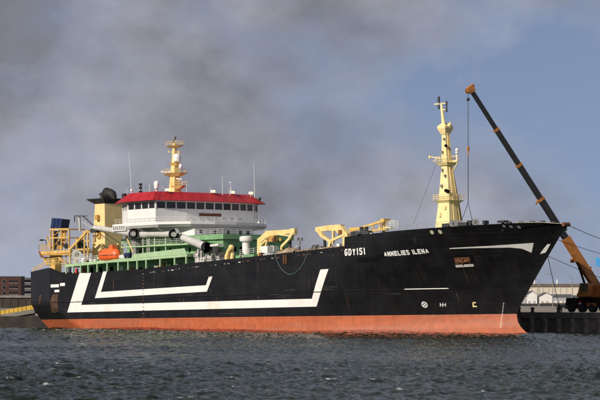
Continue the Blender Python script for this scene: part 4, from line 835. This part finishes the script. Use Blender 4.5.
# lifeboat
lb = empty('lifeboat'); lbc = S(109.8, 254.4, -11.2); lb.matrix_world = SHM @ Matrix.Translation(lbc)
tag(lb, 'orange enclosed lifeboat hung beside the yellow funnel', 'lifeboat')
def capsule(z0, z1, L_, Bh, nu=26, nv=14):
    m = MB()
    for i in range(nu + 1):
        t = -1 + 2 * i / nu; f = max(0.0, 1 - abs(t) ** 3.2) ** .5
        for j in range(nv + 1):
            a_ = math.pi * j / nv; m.v.append((t * L_ / 2, math.cos(a_) * Bh * f, z0 + (z1 - z0) * (math.sin(a_) ** .8) * (.25 + .75 * f) if j not in (0, nv) else z0))
    for i in range(nu):
        for j in range(nv): o = i * (nv + 1) + j; m.f.append([o, o + nv + 1, o + nv + 2, o + 1])
    return m
capsule(-.2, 1.15, 6.0, 1.15).build('canopy', 'orange', lb, True); capsule(-.22, -1.35, 6.2, 1.2).build('hull', 'orange', lb, True)
part('cockpit', 'orange', lb, lambda m: m.frust([(.3, -.6), (1.6, -.6), (1.6, .6), (.3, .6)], .85, [(.5, -.45), (1.35, -.45), (1.35, .45), (.5, .45)], 1.75))
part('fender', 'dark', lb, lambda m: m.tube([(-2.9, -.5, -.2), (-2, -1.02, -.2), (0, -1.22, -.2), (2, -1.02, -.2), (2.9, -.5, -.2)], .09, 6))
for x in (-1.4, -.5, .4): part('window', 'glass', lb, lambda m: m.cbox((x, -.93, .5), .45, .14, .22))
part('lifeboat_davit', 'yellow', ship, lambda m: (m.beam(S(101, 263, -9.2), S(101.5, 246, -10), .35), m.beam(S(101.5, 246, -10), S(103, 243.6, -11.2), .3), m.beam(S(119.4, 262, -9.2), S(118.6, 246, -10), .35), m.beam(S(118.6, 246, -10), S(117.6, 244, -11.2), .3)))
# liferaft canisters
for x, y, Y_, mat, lab in ((123, 257, -11, 'white', 'white liferaft canister right of the orange lifeboat'), (127.8, 255.2, -11, 'blue', 'dark blue canister between white canister and green breastwork')):
    c = S(x, y, Y_); o = empty('liferaft_canister'); o.matrix_world = SHM @ Matrix.Translation(c); tag(o, lab, 'liferaft')
    part('shell', mat, o, lambda m: m.tube([(-.8, 0, 0), (-.72, 0, 0), (.72, 0, 0), (.8, 0, 0)], [.3, .45, .45, .3], 14), True)
    part('strap', 'dark', o, lambda m: (m.tube([(-.35, 0, 0), (-.28, 0, 0)], .47, 14), m.tube([(.28, 0, 0), (.35, 0, 0)], .47, 14)))
    part('cradle', 'mgrey', o, lambda m: (m.box(-.5, -.35, -.45, .45, -.9, -.3), m.box(.35, .5, -.45, .45, -.9, -.3)))
# piles of net
def netpile(pix, Y_, name, label, seed):
    r = random.Random(seed); m = MB(); nu = 44; pts = [S(x, y, Y_) for x, y in pix]; base = min(p.z for p in pts) - .8
    xs_ = [p.x for p in pts]; zs_ = [p.z for p in pts]; nw = 10
    for i in range(nu + 1):
        X = xs_[0] + (xs_[-1] - xs_[0]) * i / nu; zt_ = np.interp(X, xs_, zs_)
        for j in range(nw + 1):
            a_ = math.pi * j / nw; m.v.append((X + r.uniform(-.1, .1), Y_ - 1.6 * math.cos(a_) + r.uniform(-.12, .12), base + (zt_ - base) * math.sin(a_) ** .6 + r.uniform(-.16, .16) * (1 if 0 < j < nw else 0)))
    for i in range(nu):
        for j in range(nw): o = i * (nw + 1) + j; m.f.append([o, o + nw + 1, o + nw + 2, o + 1])
    ob = m.build(name, 'net', None, False); ob.matrix_world = SHM.copy(); return tag(ob, label, 'net', 'fishing nets on deck')
netpile([(279, 254), (284, 251), (290, 247.6), (294, 248.6), (298, 250.2)], -10.2, 'trawl_net', 'tallest heap of brown trawl net below the left deck crane jib', 3)
netpile([(298, 252), (304, 250), (310, 249.6), (316, 250)], -10.3, 'trawl_net', 'low heap of brown trawl net between the tallest heap and right deck crane', 4)
netpile([(316, 249.8), (322, 248.4), (330, 247.4), (338, 246.6), (344, 246.4)], -10.4, 'trawl_net', 'long heap of brown trawl net under the right deck crane', 5)
part('net_lash', 'rust', ship, lambda m: [m.beam(HP(x, 255, .08), HP(x + .3, 264, .08), .25) for x in (284.2, 286.4)])
# teal rope hanging over the side
def catenary(a_, b_, sag, n=20): return [a_.lerp(b_, k / n) + Vector((0, 0, -sag * 4 * (k / n) * (1 - k / n))) for k in range(n + 1)]
pix = [(275.6, 254), (277, 259.5), (280, 266), (284.5, 271.6), (289.6, 274.6), (295, 273.4), (300.6, 268.6), (305, 261.5), (307.6, 255), (308.4, 252)]
o = MB().tube([wpt(HP(x, y, .15)) for x, y in pix], .035, 6).build('hanging_rope', 'teal', None, True); tag(o, 'thin teal rope looped over the black hull amidships', 'rope')

# ------------------------------------------------------------------ mooring lines at the bow and stern
def wline(pts, r, mat, label):
    o = MB().tube(pts, r, 6).build('mooring_line', mat, None, True); tag(o, label, 'mooring line', 'mooring lines'); return o
bt = wpt((76.3, -.2, 16.6))
wline([wpt((71.0, -6.3, 16.95)), wpt((74, -3.2, 16.9)), bt] + catenary(bt, W(640, 252.5, 24), .25)[1:], .06, 'rope', 'pale mooring line running from the stem head past the crane boom')
wline(catenary(wpt((73.6, 1.0, 14.2)), W(640, 263, 24), .3), .04, 'drope', 'dark middle mooring line leading from the bow to the right')
wline(catenary(wpt((72.0, .4, 11.6)), W(640, 291, 23), .3), .042, 'drope', 'lowest dark mooring line crossing in front of the crane boom')
wline(catenary(wpt((72.0, .2, 11.8)), Vector((56.5, QY + .6, QZ + .5)), .3), .05, 'drope', 'steep dark mooring line dropping from bow to quay bollard')

# ------------------------------------------------------------------ mobile crane on the quay
mc = empty('mobile_crane', (0, 0, 0)); tag(mc, 'orange mobile crane on the quay with long black telescopic boom', 'crane')
PV = W(598, 289, 25); TIP = W(470.5, 89, 0.5)
bd_ = (TIP - PV); BL = bd_.length; bu = bd_.normalized()
def onboom(px_):                                   # fraction along the boom where its pixel x lies
    best = min((abs(300 + FPX * ((PV + bd_ * t) - CAM).dot(RV) / ((PV + bd_ * t) - CAM).dot(FV) - px_), t) for t in np.linspace(0, 1, 400)); return best[1]
ts = [0, onboom(565.5), onboom(540.5), onboom(518.7), onboom(496), 1.0]; wd = [1.35, .98, .86, .76, .64]
for k in range(5):
    a_, b_ = PV + bd_ * max(0, ts[k] - (.03 if k else .03)), PV + bd_ * ts[k + 1]
    o = part('boom_section', 'craneo' if k == 0 else 'cranek', mc, lambda m: m.beam(a_, b_, wd[k] * .75, wd[k]))
    if 0 < k < 4: part('boom_collar', 'craneo', o, lambda m: m.beam(b_ - bu * .35, b_ + bu * .1, wd[k] * .85, wd[k] * 1.15))
sidev, upv = perp(bu)
part('boom_head', 'craneo', mc, lambda m: (m.beam(TIP - bu * .6, TIP + bu * .5, .8, 1.1), m.tube([TIP - sidev * .45 - upv * .5, TIP + sidev * .45 - upv * .5], .4, 12), m.tube([TIP - sidev * .3 + upv * .6 + bu * .2, TIP + sidev * .3 + upv * .6 + bu * .2], .3, 10), m.beam(TIP + bu * .3, TIP + bu * .3 - upv * 1.0, .3)))
part('boom_bracket', 'craneo', mc, lambda m: (m.beam(PV + bd_ * ts[2] - upv * .5, PV + bd_ * ts[2] - upv * 1.3 - bu * .2, .25), m.cbox(PV + bd_ * (ts[1] * .62) - upv * .9 + sidev * .6, .5, .5, .7), m.cbox(PV + bd_ * (ts[1] * .35) + upv * .7, .5, .5, .7)))
hk0 = TIP - upv * .5 + bu * .1; hk0 = Vector((hk0.x, hk0.y, hk0.z - .3)); hkz = W(466.3, 149, hk0.y).z; dz0 = W(466, 222, hk0.y).z
cab_ = part('hoist_cable', 'dark', mc, lambda m: (m.tube([hk0 + Vector((.12, 0, 0)), Vector((hk0.x + .06, hk0.y, hkz))], .03, 5), m.tube([hk0 - Vector((.12, 0, 0)), Vector((hk0.x - .06, hk0.y, hkz))], .03, 5), m.sphere(hk0 - Vector((0, 0, 1.2)), .3)))
part('hook_block', 'craneo', mc, lambda m: (m.cbox(Vector((hk0.x, hk0.y, hkz)), .34, .3, .7), m.tube([Vector((hk0.x, hk0.y, hkz - .4)), Vector((hk0.x, hk0.y, hkz - 1.1))], .12, 8)))
kz = W(466, 203, hk0.y).z
part('lifting_sling', 'dark', mc, lambda m: (m.tube([(hk0.x, hk0.y, hkz - 1), (hk0.x, hk0.y, kz)], .07, 5), m.tube([(hk0.x, hk0.y, kz), (hk0.x - 1.0, hk0.y - .9, dz0 - .5)], .05, 5), m.tube([(hk0.x, hk0.y, kz), (hk0.x + .9, hk0.y + .3, dz0 - .5)], .05, 5)))
# upper works and carrier
gz = QZ + .12
part('slew_platform', 'craneo', mc, lambda m: (m.prism([(PV.x - 3.2, 23.2), (PV.x + 4.2, 23.2), (PV.x + 4.2, 26.8), (PV.x - 3.2, 26.8)], gz + 2.6, gz + 3.3), m.box(PV.x - .6, PV.x + 1.6, 23.8, 24.3, gz + 3.3, PV.z + .6), m.box(PV.x - .6, PV.x + 1.6, 25.7, 26.2, gz + 3.3, PV.z + .6)))
cb = part('operator_cab', 'craneo', mc, lambda m: m.frust([(PV.x - 2.2, 22.2), (PV.x + .2, 22.2), (PV.x + .2, 23.6), (PV.x - 2.2, 23.6)], gz + 2.7, [(PV.x - 1.7, 22.3), (PV.x + .2, 22.3), (PV.x + .2, 23.6), (PV.x - 1.7, 23.6)], gz + 5.0))
m_, t_, b_ = new_mat('cab_glass'); b_.inputs['Base Color'].default_value = (.10, .14, .10, 1); b_.inputs['Roughness'].default_value = .1; M['cabglass'] = m_
part('cab_window', 'cabglass', cb, lambda m: m.box(PV.x - 1.5, PV.x - .1, 22.18, 22.24, gz + 3.7, gz + 4.8))
part('luffing_ram', 'cranek', mc, lambda m: (m.tube([Vector((PV.x - 1.9, 24.6, gz + 3.2)), PV.lerp(TIP, ts[1] * .62) - upv * .4], .2, 10), ))
part('counterweight', 'cranek', mc, lambda m: m.box(PV.x + 4.2, PV.x + 6.2, 22.8, 27.2, gz + 1.8, gz + 4.2))
x0c, x1c = W(565, 310, 23.2).x, PV.x + 7
part('chassis', 'cranek', mc, lambda m: (m.box(x0c, x1c, 23.3, 26.4, gz + .75, gz + 1.75), m.box(x0c + 2.8, x1c - 1, 23.6, 26.1, gz + 1.75, gz + 2.6)))
part('driving_cab', 'cranek', mc, lambda m: m.frust([(x0c - .1, 23.2), (x0c + 2.6, 23.2), (x0c + 2.6, 26.5), (x0c - .1, 26.5)], gz + .6, [(x0c + .2, 23.3), (x0c + 2.6, 23.3), (x0c + 2.6, 26.4), (x0c + .2, 26.4)], gz + 2.5))
for k in range(6):
    X = x0c + 1.4 + k * 2.35
    for Yw in (23.35, 26.35):
        w = part('wheel', 'tyre', mc, lambda m: m.tube([(X, Yw - .3, gz + .7), (X, Yw + .3, gz + .7)], .7, 18)); part('rim', 'dark', w, lambda m: m.tube([(X, Yw - .33, gz + .7), (X, Yw + .33, gz + .7)], .38, 12))
for k in range(4): part('hazard_panel', 'redpaint' if k % 2 else 'letter', mc, lambda m: m.box(x0c + 3.1 + .0, x0c + 3.7, 23.2, 23.28, gz + .8 + .3 * k, gz + 1.05 + .3 * k))
for X in (x0c + .4, x1c - .6): part('outrigger', 'mgrey', mc, lambda m: (m.box(X - .25, X + .25, 21.6, 28, gz + .8, gz + 1.2), m.tube([(X, 21.8, gz), (X, 21.8, gz + 1.1)], .15, 8), m.tube([(X, 27.8, gz), (X, 27.8, gz + 1.1)], .15, 8)))
part('side_locker', 'craneo', mc, lambda m: m.box(x0c + 5, x0c + 7, 23.1, 23.35, gz + 1.0, gz + 1.6))
bc = W(601.5, 262, 26)
part('winch_cover', 'skyblue', mc, lambda m: m.cbox(bc, 1.6, 1.2, 1.5)); part('winch_mast', 'cranek', mc, lambda m: m.beam((bc.x, bc.y, gz + 3.2), (bc.x, bc.y, bc.z - .7), .3))

# bollards and small quay things
for i, (x, lab) in enumerate(((532.5, 'dark quay bollard holding the steep mooring line'), (519, 'dark quay bollard just right of the stem'), (558.5, 'dark quay bollard left of the mobile crane'))):
    p = W(x, 311, QY + .6); o = empty('bollard', (p.x, QY + .6, QZ + .12)); tag(o, lab, 'bollard', 'bollards along the quay edge')
    part('post', 'dark', o, lambda m: m.tube([(0, 0, 0), (0, 0, .45), (0, 0, .75), (0, 0, .85)], [.28, .26, .42, .3], 12), True); part('base', 'dark', o, lambda m: m.tube([(0, 0, 0), (0, 0, .08)], .42, 12))
for x, hgt, lab in ((515.6, 4.6, 'short dark post by the stem on the quay'), (558.8, 2.4, 'dark post with crossbar left of the mobile crane')):
    p = W(x, 311, QY + 2); o = empty('quay_post', (p.x, QY + 2, QZ)); tag(o, lab, 'post'); part('shaft', 'dark', o, lambda m: m.box(-.12, .12, -.12, .12, 0, hgt * .6)); part('crossbar', 'dark', o, lambda m: m.beam((-.7, 0, hgt * .45), (.7, 0, hgt * .45), .12))

# ------------------------------------------------------------------ far land on the right
def face_dir(p): return TH                           # far buildings stand square to the harbour view
def farbox(name, x0, x1, ybase_z, ytop, dep, thick, mat, label, cat, group=None, gable=False, roofmat='slate', ridge=None):
    a_ = DP(x0, 302, dep); b_ = DP(x1, 302, dep); zt_ = DP(x0, ytop, dep).z; w = (b_ - a_).length
    o = empty(name, (a_.x, a_.y, QZ - .05)); o.rotation_euler = (0, 0, TH); tag(o, label, cat, group); h = zt_ - QZ
    part('wall', mat, o, lambda m: m.box(0, w, 0, thick, 0, h))
    if gable:                                         # gable end faces the harbour
        rz = ridge
        part('gable', mat, o, lambda m: m.add([(0, 0.01, h), (w, 0.01, h), (w / 2, 0.01, h + rz - .05), (0, thick - .01, h), (w, thick - .01, h), (w / 2, thick - .01, h + rz - .05)], [[0, 1, 2], [5, 4, 3], [0, 2, 5, 3], [2, 1, 4, 5], [0, 3, 4, 1]]))
        part('roof', roofmat, o, lambda m: (m.beam((-.3, thick / 2, h - .1), (w / 2, thick / 2, h + rz + .12), thick + .8, .2, up=Vector((0, 0, 1))), m.beam((w + .3, thick / 2, h - .1), (w / 2, thick / 2, h + rz + .12), thick + .8, .2)))
    elif ridge:
        part('roof', roofmat, o, lambda m: m.add([(-.4, -.4, h), (w + .4, -.4, h), (w + .4, thick + .4, h), (-.4, thick + .4, h), (-.4, thick / 2, h + ridge), (w + .4, thick / 2, h + ridge)], [[0, 1, 5, 4], [2, 3, 4, 5], [1, 2, 5], [3, 0, 4], [3, 2, 1, 0]]))
    return o, w, h
wo, w, h = farbox('warehouse', 521, 640, 0, 285.6, 1320, 40, 'cream_wall', 'long low beige warehouse behind the white sheds', 'warehouse', roofmat='brownroof', ridge=1.2)
for k in range(20): part('pilaster', 'cream_wall', wo, lambda m: m.box(2 + k * 3.3, 2.5 + k * 3.3, -.25, .02, 0, h - .4))
part('eaves', 'brownroof', wo, lambda m: m.box(-.5, w + .5, -.7, -.1, h - .5, h - .02))
sheds = [(512, 520.5, 295.5, 'shedw', 1.6, 'leftmost white shed close to the stem'), (521.5, 526.4, 296, 'shedg', 1.0, 'small grey shed between two white sheds'), (526.6, 537.2, 294.6, 'shedw', 1.7, 'white gabled shed left of the dark roofed row'), (539.5, 552.6, 296, 'shedw', 1.6, 'white gabled shed under a dark roof, mid row'), (553, 573, 297, 'shedg', 1.4, 'long grey shed right of the white gables'), (574, 588, 297.6, 'shedw', 1.2, 'white shed half hidden by the crane carrier')]
for x0, x1, yt, mat, rg, lab in sheds:
    o, w, h = farbox('shed', x0, x1, 0, yt, 1120, 14, mat, lab, 'shed', 'sheds behind the quay', gable=(x1 - x0) < 14 and x1 - x0 > 6, ridge=rg)
    for k in range(int(w // 2.4)): part('shed_door', 'shedg' if mat == 'shedw' else 'shedw', o, lambda m: m.box(.8 + k * 2.4, 1.9 + k * 2.4, -.08, .02, .1, min(h - .4, 2.4)))
a_ = DP(508, 302, 1060); b_ = DP(640, 302, 1060); w = (b_ - a_).length
fo = empty('quay_barrier', (a_.x, a_.y, QZ - .03)); fo.rotation_euler = (0, 0, TH); tag(fo, 'low dark barrier in front of the sheds', 'barrier')
part('panel', 'dark', fo, lambda m: m.box(0, w, 0, .3, 0, 1.2)); part('rail', 'rust', fo, lambda m: m.box(15, 33, -.05, .35, 1.22, 1.5))
for x, yt, dep, lab in ((539, 279, 980, 'leftmost thin lamp post behind the mooring line'), (552.6, 274, 980, 'curved lamp post left of the crane boom'), (572.4, 276, 980, 'thin lamp post close to the crane boom')):
    p = DP(x, 302, dep); zt_ = DP(x, yt, dep).z; o = empty('lamp_post', (p.x, p.y, QZ - .03)); o.rotation_euler = (0, 0, TH); tag(o, lab, 'lamp post', 'lamp posts behind the quay')
    part('pole', 'mgrey', o, lambda m: m.tube([(0, 0, 0), (0, 0, zt_ - QZ - 1), (-.4, 0, zt_ - QZ - .2), (-1.6, 0, zt_ - QZ)], [.22, .16, .14, .12], 6)); part('lamp_head', 'mgrey', o, lambda m: m.cbox((-2.1, 0, zt_ - QZ), 1.1, .4, .25))
for x, yt, lab in ((534.6, 277, 'slim white silo tower behind the warehouse, left one'), (557.2, 279.6, 'slim white silo tower behind the warehouse, middle one')):
    p = DP(x, 302, 1700); zt_ = DP(x, yt, 1700).z; o = empty('silo_tower', (p.x, p.y, QZ - .03)); tag(o, lab, 'tower', 'white towers behind the warehouse')
    part('shaft', 'shedw', o, lambda m: m.tube([(0, 0, 0), (0, 0, zt_ - QZ)], [.9, .6], 10)); part('cap', 'shedg', o, lambda m: m.tube([(0, 0, zt_ - QZ), (0, 0, zt_ - QZ + .6)], .5, 10))
# a far belt of trees that reads as one mass
m = MB(); r_ = random.Random(3)
for k in range(420):
    x = r_.uniform(500, 640); c = DP(x, 302, 1500 + r_.uniform(-40, 60)); hgt = r_.uniform(8.5, 11.8) + 1.2 * math.sin(x * .2); rr_ = r_.uniform(1.2, 2.4)
    m.sphere((c.x, c.y, QZ + hgt - rr_), (rr_, rr_, rr_ * .8), 6, 4, .3); 
    if k % 6 == 0: m.tube([(c.x, c.y, QZ - .05), (c.x, c.y, QZ + hgt - rr_)], .3, 5)
o = m.build('distant_trees', 'leaf'); o['kind'] = 'stuff'; o['label'] = 'dark belt of trees on the horizon behind the warehouse'; o['category'] = 'trees'

# ------------------------------------------------------------------ left: brick block, brown shed, linkspan
dep = 1230
a_ = DP(-40, 302, dep); zt_ = DP(0, 277, dep).z; sc = dep / FPX; wd_ = 61 * sc; h = zt_ - QZ
bb = empty('brick_building', (a_.x, a_.y, QZ - .05)); bb.rotation_euler = (0, 0, TH); tag(bb, 'dark red brick block with round windows on the left', 'building')
part('wall', 'brick', bb, lambda m: m.box(0, wd_, 0, 16, 0, h)); part('parapet', 'brick2', bb, lambda m: m.box(-.2, wd_ + .2, -.2, 16.2, h, h + .5))
for j, y in enumerate((281.5, 287.3, 293)):
    z = DP(0, y, dep).z - QZ
    for x in (-36, -30, -12, 4.2): part('round_window', 'glass', bb, lambda m: m.tube([((x + 40) * sc, -.1, z), ((x + 40) * sc, .05, z)], .95, 14)); part('window_ring', 'plank', bb, lambda m: m.tube([((x + 40) * sc, -.06, z), ((x + 40) * sc, .04, z)], 1.1, 14))
    for x in (-24, -20, -16, -6, -2, 10.6, 13.6, 16.6): part('window', 'glass', bb, lambda m: m.box((x + 40) * sc - .62, (x + 40) * sc + .62, -.06, .05, z - .65, z + .65)); part('window_sill', 'shedg', bb, lambda m: m.box((x + 40) * sc - .7, (x + 40) * sc + .7, -.16, .05, z - .85, z - .68))
a2 = DP(20, 302, 1290); sc2 = 1290 / FPX; h2 = DP(0, 277.6, 1290).z - QZ; w2 = 40 * sc2
b2 = empty('office_building', (a2.x, a2.y, QZ - .05)); b2.rotation_euler = (0, 0, TH); tag(b2, 'grey clad office block with long window bands right of brick block', 'building')
part('wall', 'brick2', b2, lambda m: m.box(0, w2, 0, 16, 0, h2))
for y in (281, 286.6, 292.4):
    z = DP(0, y, 1290).z - QZ
    part('window_band', 'glass', b2, lambda m: m.box(.4, w2 - .4, -.05, .05, z - .7, z + .7)); part('band_frame', 'shedg', b2, lambda m: m.box(.2, w2 - .2, -.12, .05, z - 1.05, z - .75))
a3 = DP(-60, 302, 720); w3 = 110 * 720 / FPX; h3 = DP(0, 297.6, 720).z - QZ
b3 = empty('quay_shed', (a3.x, a3.y, QZ - .05)); b3.rotation_euler = (0, 0, TH); tag(b3, 'long dark brown shed with grey eaves behind the yellow ramp', 'shed')
part('wall', 'brownwall', b3, lambda m: m.box(0, w3, 0, 20, 0, h3)); part('eaves', 'plank', b3, lambda m: m.box(-.3, w3 + .3, -.5, 20.3, h3, h3 + .75))
for k in range(14): part('wall_rib', 'brownwall', b3, lambda m: m.box(k * 2.4, k * 2.4 + .2, -.15, .02, 0, h3))
# linkspan ramp behind the stern
def ramp(name, p, q, w, t, mat, label, cat):
    p, q = Vector(p), Vector(q); o = empty(name, p); tag(o, label, cat); d = q - p
    return o, d
pa, pb = DP(-30, 324, 476), DP(34.5, 313.2, 476)
o, d = ramp('linkspan_ramp', pa, pb, 6, .6, 'plank', 'grey steel linkspan ramp rising to the right behind the stern', 'ramp')
back = FV * 7
def slab(m, a_, d, dz0_, dz1_, bk): 
    q = [a_ + Vector((0, 0, dz0_)), a_ + d + Vector((0, 0, dz0_)), a_ + d + Vector((0, 0, dz1_)), a_ + Vector((0, 0, dz1_))]
    m.add(q + [p + bk for p in q], [[0, 1, 2, 3], [7, 6, 5, 4], [0, 4, 5, 1], [1, 5, 6, 2], [2, 6, 7, 3], [3, 7, 4, 0]])
part('girder', 'plank', o, lambda m: slab(m, Vector((0, 0, 0)), d, 0, .8, FV * .3)); part('deck', 'plank', o, lambda m: slab(m, FV * .32, d, .5, .7, back)); part('girder', 'plank', o, lambda m: slab(m, back + FV * .4, d, 0, .8, FV * .3))
part('lower_girder', 'dark', o, lambda m: slab(m, FV * .4 + Vector((0, 0, -.6)), d, 0, .55, FV * .3))
rl = [part('guard_rail', 'ygang', o, lambda m: slab(m, bk + Vector((0, 0, z)), d, 0, .28, FV * .08)) for bk in (Vector((0, 0, 0)), back) for z in (1.0, 1.42)]
for k in range(16):
    for bk in (Vector((0, 0, 0)), back):
        part('guard_post', 'ygang', o, lambda m: m.beam(bk + d * (k / 15) + Vector((0, 0, .8)), bk + d * (k / 15) + Vector((0, 0, 1.75)), .16))
pn = struct(MB().box(0, 44, 0, 12, -1.5, 2.3).build('pontoon', 'pontoon')); pn['kind'] = 'structure'
pz = DP(-40, 327, 474); pn.location = (pz.x, pz.y, 0); pn.rotation_euler = (0, 0, TH)
pn.scale = (1, 1, 1)
for x, lab in ((-8, 'left steel dolphin pile under the linkspan ramp'), (20, 'steel dolphin pile under the high end of the ramp')):
    p = DP(x, 327, 479); t_ = (DP(x, 318.5, 479).z); dd = MB().tube([(0, 0, -3), (0, 0, t_)], .55, 14).build('dolphin_pile', 'pile', None, True); dd.location = (p.x, p.y, 0); tag(dd, lab, 'pile', 'dolphin piles by the stern')
